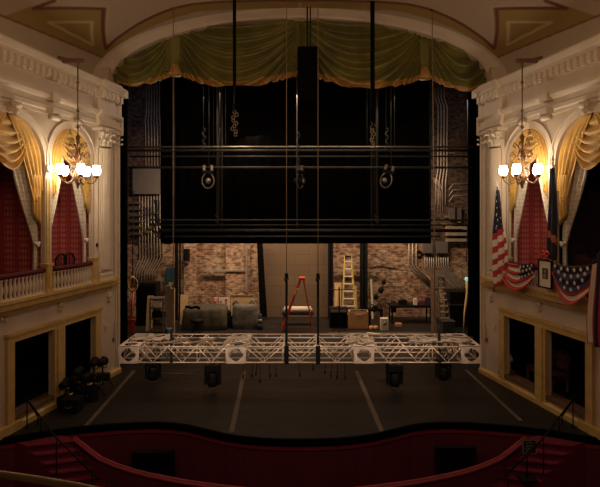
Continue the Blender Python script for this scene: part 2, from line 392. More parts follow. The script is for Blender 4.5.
    for i in range(N+1):
        a = PI*i/N; rr = 1-.07*(.5-.5*math.cos(i*2*PI/4)); ring.append((cc-hw_*rr*math.cos(a), .08+.17*rr*math.sin(a)))
    m.prism(ring, lambda u, v, w_: (u, v, w_), 2.78, 5.72)
    m.box((-.02, -.30, 2.5), (.06, .03, 6.2)); m.box((.10, 0, 2.5), (.24, .05, 6.2)); m.box((.32, 0, 2.5), (.50, .06, 6.2))
    # capital
    zc = 5.72
    m.prism([(.10,zc),(.12,zc),(.14,zc+.03),(.12,zc+.06),(.10,zc+.06)], lambda u,v,w_:(w_,u,v), c0-.01, c1+.01)
    m.prism([(0,zc+.05),(.12,zc+.05),(.15,zc+.3),(.22,zc+.42),(0,zc+.42)], lambda u,v,w_:(w_,u,v), c0, c1)
    m.box((c0-.07, 0, zc+.42), (c1+.07, .27, zc+.48))
    def leaf(sc, z, h, wd, n0=.13):
        def fn(u, v):
            ww = wd*(1-.55*v**2)*(.8+.2*math.cos(6*PI*v)); cu = .09*v**2+(.05 if v > .8 else 0)
            return (sc+(u-.5)*ww, n0+cu+.03*math.sin(PI*u)+.05*v, z+h*(v-.25*v**4))
        m.sheet(fn, 4, 7)
        m.ball((sc, n0+.17, z+h*.72), .03, 8, 5)
    prof_ = [(.19,0),(.18,.1),(.19,.22),(.23,.34),(.27,.42)]
    for j in range(len(prof_)-1):
        for i in range(16):
            a0, a1 = PI*i/16, PI*(i+1)/16
            q = [(prof_[j][0], prof_[j][1], a0), (prof_[j][0], prof_[j][1], a1), (prof_[j+1][0], prof_[j+1][1], a1), (prof_[j+1][0], prof_[j+1][1], a0)]
            m.add([(cc-r*math.cos(a), .06+r*math.sin(a), zc+.05+h) for r, h, a in q], [(0,1,2,3)], 0, True)
    def rleaf(a, z, h, wd, r0):
        def fn(u, v):
            aa = a+(u-.5)*wd*(1-.5*v*v)*(1+.25*math.cos(7*PI*v)); r = r0+.02+.10*v**2.2+.02*math.sin(PI*u)-(.03 if v > .93 else 0)
            return (cc-r*math.cos(aa), .06+r*math.sin(aa), z+h*(v-.22*v**5))
        m.sheet(fn, 4, 8)
        r = r0+.115; m.ball((cc-r*math.cos(a), .06+r*math.sin(a), z+h*.74), .032, 8, 5)
    for k in range(6): rleaf(.25+k*(PI-.5)/5, zc+.04, .20, .50, .18)
    for k in range(5): rleaf(.5+k*(PI-1.0)/4, zc+.16, .24, .50, .19)
    for sc in (c0, c1): m.lathe([(0,-.04),(.07,-.04),(.07,.04),(0,.04)], (sc, .22, zc+.35), 10, ax='y'); m.ball((sc, .25, zc+.35), .04, 8, 5)
    for k in range(3): leaf(.40, zc+.05+k*.12, .2, .12, .04); leaf(.16, zc+.05+k*.12, .2, .12, .04)
    m.box((.08, 0, zc+.42), (.54, .16, zc+.48))
    struct(m.build('trim_6', M['cream2'], closed=False))
    # gilded strip and small console at the edge of the big arch
    m = MB(xf); s0 = ARCH[1][0]-ARCH[1][1]
    m.box((s0-.10, 0, 2.52), (s0-.02, .045, 4.86)); struct(m.build('trim_11%d' % (side > 0), M['gold']))
    m = MB(xf); m.cbox((s0-.06, .05, 5.10), (.20, .12, .06)); m.prism([(0,4.86),(.04,4.86),(.06,4.98),(.10,5.07),(0,5.07)], lambda u,v,w_: (w_,u,v), s0-.14, s0+.02)
    m.ball((s0-.10, .09, 5.02), .04, 8, 5); m.ball((s0-.02, .09, 5.02), .04, 8, 5); struct(m.build('trim_12%d' % (side > 0), M['cream2'], closed=False))
    # lower opening frames
    m = MB(xf)
    z0, z1 = .12, 1.70
    def bar(s0, s1, za, zb, p=.07): m.box((s0, -.03, za), (s1, p, zb))
    bar(FR[0], FR[1], 1.68, 1.82); bar(FR[0]-.03, FR[1]+.03, 1.80, 1.86, .10)
    bar(FR[0], LOW[0][0], z0, 1.68); bar(LOW[0][1], LOW[1][0], z0, 1.68); bar(LOW[1][1], FR[1], z0, 1.68)
    bar(LOW[0][1]+.08, LOW[1][0]-.08, z0, 1.68, .10)
    
    struct(m.build('trim_7', M['gold']))
    m = MB(xf); m.box((FR[0]-.05, -.25, .2), (LOW[1][1], .06, .27)); struct(m.build('trim_8', M['brownwood']))
    m = MB(xf); m.prism([(0,0),(.09,0),(.09,.10),(.05,.13),(0,.15)], lambda u,v,w_:(w_,u,v), -.02, 4.35); m.box((3.6,0,.0),(4.3,.12,.16)); struct(m.build('baseboard_'+nm, M['gold']))
    # jamb of the proscenium
    m = MB(xf); m.box((-.02, -.40, -.02), (.06, .05, 6.2)); m.box((.10,0,0),(.14,.03,2.24)); struct(m.build('trim_9', M['cream2']))
    # plaster flowers under the ledge
    for k, px in enumerate((4, 60, 108.5)):
        s_, n_, z_ = sw(px, 296+ (108.5-px)*.17, .0); m = MB(xf)
        for j in range(6):
            a = j*PI/3; m.ball((s_+.05*math.cos(a), .03, z_+.05*math.sin(a)), .033, 8, 5)
        m.ball((s_, .05, z_), .035, 8, 5); m.ball((s_-.02, .03, z_-.13), .035, 8, 5, sc=(1,.6,1.4)); m.ball((s_+.07, .03, z_-.1), .03, 8, 5, sc=(1,.6,1.2))
        struct(m.build('trim_1%d' % k, M['cream2'], closed=False))
for side in (-1, 1): side_walls(side)

# stage floor with curved apron front
def clip_x(p): return p
EDGE = [(0,439),(25,434.5),(51,430),(80,426.5),(110,424),(134,422.5),(158,422),(175,423),(190,425),(208,429.5),(227,434),(245,436.5),(262,438),(281,438.8)]
edge = [at(px, py, 4.1*520/(py-215)) for px, py in EDGE]
edge = edge+[Vector((0, edge[-1].y-.01, 0))]+[Vector((-p.x, p.y, 0)) for p in reversed(edge)]
edge[0].x = -5.62; edge[-1].x = 5.62
m = MB()
n = len(edge); b = []
vs = [(p.x, p.y, 0) for p in edge]+[(p.x*1.15 if abs(p.x) > 5 else p.x, 21.2, 0) for p in edge]
vs[n] = (-7.8, 21.2, 0); vs[2*n-1] = (7.8, 21.2, 0)
fs = [(i, i+1, n+i+1, n+i) for i in range(n-1)]
m.add(vs, fs); m.add([(x, y, z-.1) for x, y, z in vs], [f[::-1] for f in fs])
m.box((-7.8, 13.9, -.1), (-4.8, 21.2, -.001)); m.box((4.8, 13.9, -.1), (7.8, 21.2, -.001))
struct(m.build('floor', M['floor'], closed=False))
m = MB()
for i in range(n-1):
    p, q = edge[i], edge[i+1]
    d = (q-p).normalized(); u = Vector((d.y, -d.x, 0))*.07
    m.add([p+Vector((0,0,.012)), q+Vector((0,0,.012)), q+u+Vector((0,0,.012)), p+u+Vector((0,0,.012)), p+Vector((0,0,-.11)), q+Vector((0,0,-.11)), q+u+Vector((0,0,-.11)), p+u+Vector((0,0,-.11))],
          [(0,1,2,3),(4,5,6,7),(2,3,7,6),(0,1,5,4)])
struct(m.build('trim_13', M['blackcloth']))
m = MB(); m2 = MB()
for i in range(n-1):
    p, q = edge[i].copy(), edge[i+1].copy()
    d = (q-p).normalized(); u = Vector((d.y, -d.x, 0))
    a, b_ = p+u*.03, q+u*.03
    m.add([a+Vector((0,0,-.11)), b_+Vector((0,0,-.11)), b_+Vector((0,0,-2.2)), a+Vector((0,0,-2.2)), p+Vector((0,.1,-.11)), q+Vector((0,.1,-.11)), q+Vector((0,.1,-2.2)), p+Vector((0,.1,-2.2))], [(0,1,2,3),(4,5,6,7)])
    c, e_ = p+u*.055, q+u*.055
    m2.add([c+Vector((0,0,-.11)), e_+Vector((0,0,-.11)), e_+Vector((0,0,-.19)), c+Vector((0,0,-.19)), p+Vector((0,0,-.11)), q+Vector((0,0,-.11)), q+Vector((0,0,-.19)), p+Vector((0,0,-.19))], [(0,1,2,3),(4,5,6,7),(2,3,7,6)])
struct(m.build('wall_front_of_stage', M['redpaint'], closed=False)); struct(m2.build('trim_14', M['redrail'], closed=False))
m = MB(); m.box((-8, 1.0, -1.16), (8, 10.3, -1.1)); 
struct(m.build('floor_house', M['carpet']))
# pit wall
PITL = [(74,438,-.1),(82,444,-.15),(90,450.5,-.2),(100,458,-.28),(116,465,-.34),(134,471,-.38),(150,475,-.39),(165,478,-.40),(182,481.3,-.41),(200,484,-.42),(227,487.5,-.43),(260,491,-.43)]
pit = []
for px, py, z in PITL: pit.append(at(px, py, (EYE-z)*520/(py-215)))
pit = pit+[Vector((0, pit[-1].y-.06, -.43))]+[Vector((-p.x, p.y, p.z)) for p in reversed(pit)]
m = MB(); m2 = MB()
for i in range(len(pit)-1):
    p, q = pit[i], pit[i+1]; d = (q-p).normalized(); u = Vector((d.y, -d.x, 0)); u.z = 0; u.normalize(); u *= .10
    g = lambda v, z: Vector((v.x, v.y, z))
    m.add([g(p,p.z-.02), g(q,q.z-.02), g(q,-1.1), g(p,-1.1), g(p+u,p.z-.02), g(q+u,q.z-.02), g(q+u,-1.1), g(p+u,-1.1)], [(0,1,2,3),(4,5,6,7)])
m2.tube([p-Vector((0,.0,.0)) for p in pit], .040, 10)
m2.tube([p+Vector((0,-.05,-.01)) for p in pit], .03, 8)
struct(m.build('wall_orchestra_pit', M['redpaint'], closed=False)); struct(m2.build('trim_15', M['redrail']))

# stagehouse
m = MB(); 
m.box((-8, 21.0, -.1), (8, 21.2, 11)); 
struct(m.build('wall_back', M['brick']))
m = MB(); m.box((-8, 13.9, -.1), (-7.8, 21.2, 11)); struct(m.build('wall_stage_left', M['dark']))
m = MB(); m.box((7.8, 13.9, -.1), (8, 21.2, 11)); struct(m.build('wall_stage_right', M['dark']))
m = MB(); m.box((-8, 13.9, 10.9), (8, 21.2, 11)); struct(m.build('ceiling_stage', M['dark']))
# upper brick with its dimness put into the colour, and plastered piers
m = MB(); a = at(118, 60, 21); b = at(172, 243, 21); m.box((-7.75, 20.96, b.z), (b.x, 21.0, 10.5)); m.box((5.2, 20.96, 3.0), (7.75, 21.0, 10.5)); struct(m.build('wall_back_upper', M['brickshade']))
m = MB(); a = at(226, 322, 20.9); b = at(250, 235, 20.9); m.box((a.x, 20.82, 0), (b.x, 21.0, 8)); a = at(184, 0, 20.9); b = at(196, 0, 20.9); m.box((a.x, 20.86, 0), (b.x, 21, 8)); struct(m.build('wall_back_pier', M['plaster']))
# big blocked doorway in the back wall
m = MB(); a = at(262, 316, 20.95); b = at(328, 240, 20.95); m.box((a.x, 20.90, 0), (b.x, 21.0, 4.5)); struct(m.build('door_1', M['block']))
# steel columns framing it
for k, (p0, p1) in enumerate(((328, 333), (360, 367))):
    a = at(p0, 0, 20.6); b = at(p1, 0, 20.6); m = MB(); c = (a.x+b.x)/2; hw = (b.x-a.x)/2
    m.box((a.x, 20.4, 0), (b.x, 20.43, 9)); m.box((a.x, 20.65, 0), (b.x, 20.68, 9)); m.box((c-.02, 20.4, 0), (c+.02, 20.68, 9)); struct(m.build('trim_2%d' % k, M['black']))

# proscenium arch wall
A_ = (4.95, 7.55, 1.69); B_ = (5.3, 7.55, 1.84)
NA = 64
def el(P, t, off=0): return (-(P[0]+off)*math.cos(t), P[1]+(P[2]+off)*math.sin(t))
m = MB()
def arch_band(P, o0, y0, Q, o1, y1, mi=0):
    for i in range(NA):
        q = []
        for t, (R, o, y) in ((PI*i/NA, (P, o0, y0)), (PI*(i+1)/NA, (P, o0, y0)), (PI*(i+1)/NA, (Q, o1, y1)), (PI*i/NA, (Q, o1, y1))):
            x, z = el(R, t, o); q.append((x, y, z))
        m.add(q, [(0,1,2,3)], mi, True)
arch_band(A_, 0, 13.95, A_, 0, 13.55); arch_band(A_, 0, 13.55, A_, .05, 13.5); arch_band(A_, .05, 13.5, B_, -.04, 13.36); arch_band(B_, -.04, 13.36, B_, 0, 13.28); arch_band(A_, 0, 13.95, A_, 2.5, 13.95)
for sg in (-1, 1):      # flat wall beside the opening, behind the pilaster corner
    m.box((min(sg*4.96, sg*6.5), 13.6, -.1), (max(sg*4.96, sg*6.5), 13.95, 7.5))
    m.box((min(sg*4.9, sg*6.5), 13.3, 7.3), (max(sg*4.9, sg*6.5), 13.95, 7.9))
struct(m.build('wall_proscenium', M['cream'], closed=False))

# vaulted house ceiling with a painted pattern
def vw(Y): return 5.3+.202*(13.3-Y)
def vb(Y): return 1.84+.06*(13.3-Y)
def vz(x, Y):
    q = 1-(x/vw(Y))**2
    return 7.55+vb(Y)*math.sqrt(max(q, 0))
def hit(px, py):        # plan position where the painted line's corner lies on the vault
    kx, kz = (px-300)/520, (215-py)/520; D = 5.0
    lo = None
    while D < 13.3:
        if abs(kx*D) < vw(D) and EYE+kz*D < vz(kx*D, D): lo = D
        elif lo is not None: break
        D += .01
    D = lo or 10
    return (kx*D, D)
m = MB(); NUc, NVc = 300, 170
Y0, Y1 = 13.29, 7.0
for j in range(NVc+1):
    pass
grid = []
for j in range(NVc+1):
    v = j/NVc; Y = Y0+(Y1-Y0)*v
    for i in range(NUc+1):
        t = PI*i/NUc; x = -vw(Y)*math.cos(t); grid.append((x, Y, 7.55+vb(Y)*math.sin(t)))
fs = [(j*(NUc+1)+i, j*(NUc+1)+i+1, (j+1)*(NUc+1)+i+1, (j+1)*(NUc+1)+i) for j in range(NVc) for i in range(NUc)]
m.add(grid, fs, 0, True)
ceil = struct(m.build('ceiling', M['cream'], closed=False))
PINK, GOLD, DRED, CREAM, COVE = (.46,.345,.245), (.33,.215,.065), (.16,.05,.028), (.52,.41,.27), (.50,.39,.28)
def segd(p, a, b):
    ax, ay = a; bx, by = b; px_, py_ = p; dx, dy = bx-ax, by-ay; l = dx*dx+dy*dy or 1e-9
    t = max(0, min(1, ((px_-ax)*dx+(py_-ay)*dy)/l)); return math.hypot(px_-ax-t*dx, py_-ay-t*dy)
def inside(p, poly):
    c = False; x, y = p; n = len(poly)
    for i in range(n):
        x0, y0 = poly[i]; x1, y1 = poly[(i+1) % n]
        if (y0 > y) != (y1 > y) and x < (x1-x0)*(y-y0)/(y1-y0)+x0: c = not c
    return c
# corners in metres on plan (x, Y), unfolded: u = arc position, so that steep flanks keep their width
GP = [hit(*p) for p in ((4,17),(103,63),(112,52),(130,38),(150,27.5),(175,18),(200,11.5),(225,10),(250,9.2),(299,8.8))]       # outer (cream cove side)
ZP = [hit(*p) for p in ((54,1),(34,9),(104,9),(106,49),(125,33),(150,18),(172,9),(192,4.5),(215,2.2),(250,1.2),(299,1.0))]             # zigzag border of the pale panel
TP = [hit(*p) for p in ((49,22.5),(92,22.5),(93,45))]
def unf(p):
    x, Y = p; x = -abs(x); return (-(math.acos(max(-1, min(1, -x/vw(Y))))) * 4.2, Y)
GPu = [unf(p) for p in GP]; ZPu = [unf(p) for p in ZP]; TPu = [unf(p) for p in TP]
TOPG = [unf(hit(54,1)), (unf(hit(54,1))[0]-2.5, 7.0)]
def pline(p, pts): return min(segd(p, pts[i], pts[i+1]) for i in range(len(pts)-1))
def sst(d, e): t = max(0, min(1, (e-d)/.03+.5)); return t
goldpoly = None
def paint(x, Y):
    p = unf((x, Y))
    return p
attr = ceil.data.color_attributes.new('paint', 'FLOAT_COLOR', 'POINT')
org = ORG[ceil.name]
gp_poly = GPu+ZPu[::-1]
# region right at the arch: everything between GPu curve and ZPu is gold
band_end = len(ZPu)
def mixc(a, b, t): return tuple(a[i]+(b[i]-a[i])*t for i in range(3))
YB = [13.29-.05, 13.29-.62]
for k, vtx in enumerate(ceil.data.vertices):
    x, Y = vtx.co.x+org.x, vtx.co.y+org.y
    p = unf((x, Y)); c = PINK
    if inside(p, gp_poly): c = GOLD
    # centre band behind the arch crown
    dz = pline(p, ZPu)
    c = mixc(c, DRED, sst(dz, .055))
    dz2 = dz
    if c == PINK or (not inside(p, gp_poly)):
        c = mixc(c, CREAM, .8*sst(abs(dz-.10), .025))
    # outer side of the gold panel is plain cove
    a, b = GPu[0], GPu[1]
    tt = (p[1]-a[1])/(b[1]-a[1]) if b[1] != a[1] else 0
    if -2 < tt < 1 and p[0] > a[0]+(b[0]-a[0])*tt: c = mixc(COVE, DRED, sst(abs(p[0]-(a[0]+(b[0]-a[0])*tt)), .03))
    elif -1 < tt < 1: c = mixc(c, (.14,.075,.03), sst(abs(p[0]-(a[0]+(b[0]-a[0])*tt)), .03))
    d3 = min(segd(p, TPu[i], TPu[(i+1) % 3]) for i in range(3))
    c = mixc(c, (.56,.44,.25), .9*sst(d3, .045))
    attr.data[k].color = (*c, 1)
cm = mat('painted_ceiling', (.4,.3,.2), .75); nt, bs = nodes_of(cm)
va = nt.nodes.new('ShaderNodeVertexColor'); va.layer_name = 'paint'
mu = nt.nodes.new('ShaderNodeMixRGB'); mu.blend_type = 'MULTIPLY'; mu.inputs[0].default_value = 1
nz = nt.nodes.new('ShaderNodeTexNoise'); nz.inputs['Scale'].default_value = 2.5; rr = nt.nodes.new('ShaderNodeValToRGB')
rr.color_ramp.elements[0].color = (.8,.8,.8,1); rr.color_ramp.elements[1].color = (1.15,1.15,1.15,1)
nt.links.new(nz.outputs[0], rr.inputs[0]); nt.links.new(va.outputs[0], mu.inputs[1]); nt.links.new(rr.outputs[0], mu.inputs[2]); nt.links.new(mu.outputs[0], bs.inputs['Base Color'])
ceil.data.materials[0] = cm
m = MB(); m.sheet(lambda u, v: (-7.5+15*u, 7.0-7.0*v, 9.6+.4*v), 2, 2); struct(m.build('ceiling_house', M['cream'], closed=False))
# ================================================================== OBJECTS: the side boxes
SN = {-1: 'left', 1: 'right'}
def balustrade(side, s0, s1, label, n):
    base = L(side, ((s0+s1)/2, .12, 2.52)); t = thing('balustrade', label, 'balustrade', base, 'balustrades along the box fronts')
    bow = lambda s: .10+.07*math.sin(PI*(s-s0)/(s1-s0))
    for k in range(n):
        s = s0+(k+.5)*(s1-s0)/n
        m = MB(X(side)); m.lathe([(.028,2.53),(.034,2.56),(.022,2.60),(.036,2.68),(.040,2.73),(.024,2.82),(.020,2.87),(.032,2.90),(.030,2.93)], (s, bow(s), 0), 8)
        m.build('baluster', M['cream2'], t)
    m = MB(X(side)); m.tube([(lerp(s0, s1, i/12), bow(lerp(s0, s1, i/12)), 2.965) for i in range(13)], .055, 8); m.build('velvet_rail', M['maroon'], t)
    m = MB(X(side)); N = 10
    for i in range(N):
        a, b = lerp(s0, s1, i/N), lerp(s0, s1, (i+1)/N); m.add([(a,bow(a)-.04,2.521),(b,bow(b)-.04,2.521),(b,bow(b)+.04,2.521),(a,bow(a)+.04,2.521),(a,bow(a)-.04,2.55),(b,bow(b)-.04,2.55),(b,bow(b)+.04,2.55),(a,bow(a)+.04,2.55)],
            [(0,1,2,3),(4,5,6,7),(0,1,5,4),(2,3,7,6)])
    m.build('base_rail', M['cream2'], t)
    return t
def newel(side, s, label):
    m = MB(X(side)); m.cbox((s, .12, 2.80), (.15, .15, .54)); m.cbox((s, .12, 3.08), (.19, .19, .05)); m.cbox((s, .12, 2.55), (.18, .18, .05)); m.cbox((s,.20,2.8),(.09,.02,.38))
    tag(m.build('balustrade_post', M['gold']), label, 'post', 'gold posts of the box fronts')
for side in (-1, 1):
    q = SN[side]
    balustrade(side, sw(93,280,.14)[0], sw(54,280,.14)[0], 'white turned balustrade with velvet rail, %s side, box nearest the stage' % q, 14)
    balustrade(side, sw(46.5,280,.14)[0], 4.9, 'white turned balustrade with velvet rail, %s side, box cut by the picture edge' % q, 18)
    newel(side, sw(96.3,280,.2)[0], 'gold square post beside the %s fluted pilaster' % q); newel(side, sw(50.3,280,.2)[0], 'gold square post between the two boxes on the %s' % q)

def swag(side, a, label):
    c, hw, zs, za = a; r = hw/.885
    def fn(u, v):
        t = 2*u-1
        top = za-.02-.16*t*t*r; bot = lerp(za-.98*r, za-.36*r, t*t)
        z = lerp(top, bot, v**.9); s = c+t*hw*lerp(.60, .66, v)*(1-.05*v)
        f = (.5-.5*math.cos(2*PI*5.5*v))**.7*(1-.85*t*t)
        return (s, -.13+.15*f*(.4+.6*v)+.03*v, z-.03*f*(1-t*t))
    m = MB(X(side)); m.sheet(fn, 28, 66)
    return tag(m.build('swag_drape', M['gcurt'], closed=False, solid=.012), label, 'drape', 'gold satin drapes of the boxes')
def jabot(side, a, sg, label, low=.0):
    c, hw, zs, za = a; r = hw/.885
    inner = [(c+sg*hw*x, 0, z) for x, z in ((.02, za-.02),(.22, za-.35*r),(.42, za-.8*r),(.60, za-1.25*r-low),(.74, za-1.62*r-low))]
    def fn(u, v):
        pin = poly_at(inner, v)
        zo = lerp(za, za-1.35*r-low, v); ds = hw*math.sqrt(max(0, 1-(max(0, zo-zs)/(za-zs))**2)) if zo > zs else hw
        if v < .02: ds = hw*.1
        so = c+sg*ds*.985
        s = lerp(pin[0], so, u); z = lerp(pin[2], zo, u)
        return (s, -.06+.05*math.sin(2*PI*4.5*u+.8*math.sin(3*v))*(.2+.8*v), z)
    m = MB(X(side)); m.sheet(fn, 44, 30, lambda u, v: 1 if v > .95 else 0)
    t = m.build('side_drape', [M['gcurt'], M['gtrim']], closed=False, solid=.01); tag(t, label, 'drape', 'gold satin drapes of the boxes')
    # hanging tail along the jamb
    def fn2(u, v):
        zt = za-1.05*r; zb = za-2.0*r-low
        s = c+sg*hw*(lerp(.70, .97, u)-.0*v); z = lerp(zt, zb+.22*(1-u), v)
        return (s, -.05+.04*math.sin(2*PI*3*u), z)
    m = MB(X(side)); m.sheet(fn2, 24, 12); m.build('tail', M['gcurt'], t, closed=False, solid=.01)
def lace(side, a, sg, label):
    c, hw, zs, za = a
    inner = [(c+sg*hw*x, z) for x, z in ((.10, 5.5),(.24, 5.0),(.47, 4.4),(.72, 3.85),(.88, 3.45))]
    low = [(c+sg*hw*x, z) for x, z in ((.88, 3.45),(.87, 3.2),(.85, 2.56))]
    def fn(u, v):
        if v < .72: p = poly_at(inner, v/.72); wfold = 1
        else: p = poly_at(low, (v-.72)/.28); wfold = .8
        so = c+sg*hw*.97; s = lerp(p[0], so, u)
        return (s, -.16+.035*math.sin(2*PI*5*u)*wfold, p[1]+(.12*u if v < .72 else .12*u*(1-v)/.28))
    m = MB(X(side)); m.sheet(fn, 40, 34)
    t = m.build('lace_curtain', M['lace'], closed=False, solid=.008); tag(t, label, 'curtain', 'lace curtains of the boxes')
    m = MB(X(side)); m.tube([(c+sg*hw*lerp(.86, .99, i/6), -.11+.02*math.sin(i*PI/6), 3.45+.03*abs(i-3)) for i in range(7)], .03, 6); m.build('tieback', M['white'], t)
PLACE = {0: 'box nearest the stage', 1: 'box at the picture edge'}
for side in (-1, 1):
    for k, a in enumerate(ARCH):
        q = '%s side, %s' % (SN[side], PLACE[k])
        swag(side, a, 'gold satin swag looped across the arch, '+q)
        for sg, wd in ((-1, 'stageward'), (1, 'audience')):
            jabot(side, a, sg, 'gold satin side drape, %s edge of arch, %s' % (wd, q), .25 if k == 0 and sg < 0 else 0)
            lace(side, a, sg, 'tied-back patterned lace curtain, %s edge of arch, %s' % (wd, q))

# chandeliers
def chandelier(side):
    q = SN[side]
    top = at(300+side*222, 62, 11.0); top = Vector((side*4.70, 11.0, 7.33))
    t = thing('chandelier', 'brass globe chandelier hanging before the %s boxes, globes lit' % q, 'chandelier', (top.x, top.y, 4.6), 'globe chandeliers before the boxes')
    wl = L(side, sw(78, 60, .05)); 
    m = MB(); 
    x, y = top.x, top.y
    m.tube([(x,y,7.33),(x,y,5.75)], .014, 6); 
    for z in (6.9, 6.3, 5.95): m.ball((x,y,z), .035, 8, 5)
    m.lathe([(.015,5.80),(.05,5.75),(.03,5.68),(.02,5.5),(.05,5.42),(.07,5.33),(.04,5.22),(.03,5.1),(.08,4.98),(.10,4.9),(.06,4.8),(.03,4.72),(.01,4.66)], (x,y,0), 12)
    m.build('stem', M['brass'], t)
    for k in range(5):
        a = k*PI*.4+.25; c, s_ = math.cos(a), math.sin(a); P = lambda r, z: (x+c*r, y+s_*r, z)
        m = MB(); m.tube([P(.04,4.92),P(.15,4.80),P(.26,4.76),P(.35,4.82),P(.37,4.90)], .014, 6)
        m.tube([P(.05,5.1),P(.14,5.05),P(.17,4.95),P(.12,4.88),P(.08,4.93)], .011, 6)
        m2 = MB(); m2.tube([P(.03,5.22),P(.12,5.36),P(.20,5.44),P(.23,5.36),P(.17,5.28),P(.12,5.34)], .016, 6); m2.build('scroll', M['brass'], t)
        m2 = MB(); m2.tube([P(.02,5.45),P(.10,5.58),P(.16,5.64),P(.18,5.57),P(.12,5.52)], .014, 6); m2.build('scroll', M['brass'], t)
        ar = m.build('arm', M['brass'], t)
        m = MB(); m.lathe([(.01,4.88),(.05,4.90),(.06,4.93),(.03,4.95)], (x+c*.37, y+s_*.37, 0), 8); m.build('cup', M['brass'], ar)
        m = MB(); m.lathe([(.025,4.94),(.06,4.96),(.082,5.00),(.088,5.05),(.08,5.10),(.065,5.13),(.07,5.15)], (x+c*.37, y+s_*.37, 0), 14)
        m.build('globe', M['globe'], ar)
    return t
for side in (-1, 1):
    chandelier(side)
    q = SN[side]; b0 = Vector((side*4.70, 11.0, 7.36)); b1 = L(side, (2.40, .2, 7.50))
    m = MB(); d = Vector((side*.55, .12, 0))
    m.beam(b0-Vector((side*.12,0,0)), b0+Vector((side*.85, .0, 0)), .07, .09); m.tube([b0+Vector((0,0,.05)), b0+Vector((0,0,-.12))], .02, 6)
    m.beam(b0+Vector((side*.1,0,0)), b0+Vector((side*.42,.0,.08)), .05, .05)
    m.ball(b0+Vector((0,0,-.06)), .04, 8, 6)
    tag(m.build('hanging_bracket', M['brownwood']), 'dark bracket on the %s cornice carrying the chandelier' % q, 'bracket')

# small wall lamp and seats inside the boxes
t = thing('wall_lamp', 'small lit lamp on red wallpaper inside the left box', 'lamp', L(-1, sw(22, 202, -1.3)))
p = L(-1, sw(22, 202, -1.36)); m = MB(); m.ball(p, .055, 10, 7); m.build('shade', M['lampg'], t)
m = MB(); m.tube([p+Vector((0,0,-.04)), p+Vector((-.02,.02,-.12)), p+Vector((-.1,.03,-.12))], .012, 6); m.build('arm', M['brass'], t)
def box_chair(side, px, label):
    s, n, _ = sw(px, 258, -.3); o = L(side, (s, n, 2.32)); t = thing('box_chair', label, 'chair', o, 'chairs in the left box')
    P = lambda a, b, c: L(side, (s+a, n+b, 2.32+c))
    m = MB(); pts = [P(.19*math.cos(a), .0, .72+.17*math.sin(a)) for a in [2*PI*i/18 for i in range(19)]]; m.tube(pts, .022, 6)
    for a in (-.1, 0, .1): m.tube([P(a,0,.56+.0), P(a,0,.86)], .012, 5)
    m.build('backrest', M['black'], t)
    m = MB(); m.lathe([(0,.42),(.2,.42),(.21,.45),(.2,.49),(0,.49)], (s, n-.2, 2.32), 14, xf=X(side)); m.build('seat', M['maroon'], t)
    for a, b in ((-.15,0),(.15,0),(-.15,-.36),(.15,-.36)):
        m = MB(); m.tube([P(a,b,0), P(a*.9,b*.95,.44)], .018, 6); m.build('leg', M['black'], t)
    for a in (-.15,.15):
        m = MB(); m.tube([P(a,0,.44), P(a,0,.60)], .016, 6); m.build('back_post', M['black'], t)
box_chair(-1, 61, 'dark round-backed chair behind the left balustrade, the one further from stage')
box_chair(-1, 69.5, 'dark round-backed chair behind the left balustrade, the one nearer stage')
# sofa in the right box
s, n, _ = sw(17, 262, -.75)
o = L(1, (s, n, 2.32)); t = thing('settee', 'dark maroon patterned settee behind the starred bunting in right box', 'sofa', o)
def bx(name, a, b, mt): MBb = MB(X(1)); MBb.box(a, b); return MBb.build(name, mt, t)
M['settee'] = paper_mat('settee_damask', (.05,.014,.02), (.12,.03,.035), 10)
bx('seat', (s-.5, n-.45, 2.55), (s+.9, n+.25, 2.78), M['settee'])
m = MB(X(1)); m.prism([(-.5,2.78),(-.5,3.05),(-.40,3.22),(-.1,3.18),(.2,3.30),(.5,3.18),(.8,3.22),(.9,3.05),(.9,2.78)], lambda u,v,w_: (s+u, n+w_, v), .15, .27); m.build('backrest', M['settee'], t)
for a in (-.45, .85):
    for b in (-.4, .2): m = MB(X(1)); m.box((s+a-.03, n+b-.03, 2.32), (s+a+.03, n+b+.03, 2.56)); m.build('leg', M['black'], t)

# switch and cable on pilaster sides
for side in (-1, 1):
    m = MB(X(side)); s_, n_, z_ = sw(98.5, 245, .12) if side < 0 else sw(98.5, 245, .12); m.ball((s_+.03, .10, z_), .045, 8, 6, sc=(.7,.6,1.2))
    if side < 0: tag(m.build('curtain_hook', M['black']), 'small dark hook on the edge of the left pilaster', 'hook')
    m = MB(X(side)); a = sw(114, 322, .02); b = sw(113.5, 338, .02)
    m.tube([(a[0], .03, a[2]), (b[0]+.01, .035, b[2])], .008, 6); m.box((b[0]-.03, .0, b[2]-.10), (b[0]+.03, .05, b[2]))
    tag(m.build('switch_cable', M['steel']), 'grey switch hanging on its cable, low on the %s wall beside stage' % SN[side], 'switch')
    m = MB(X(side)); a = sw(105, 327, 0); m.box((a[0]-.04, 0, a[2]-.06), (a[0]+.04, .03, a[2]+.06)); m.box((a[0]-.01, .03, a[2]-.02), (a[0]+.01, .04, a[2]+.02))
    tag(m.build('wall_plate', M['cream2']), 'cream switch plate beside the %s lower opening' % SN[side], 'switch')
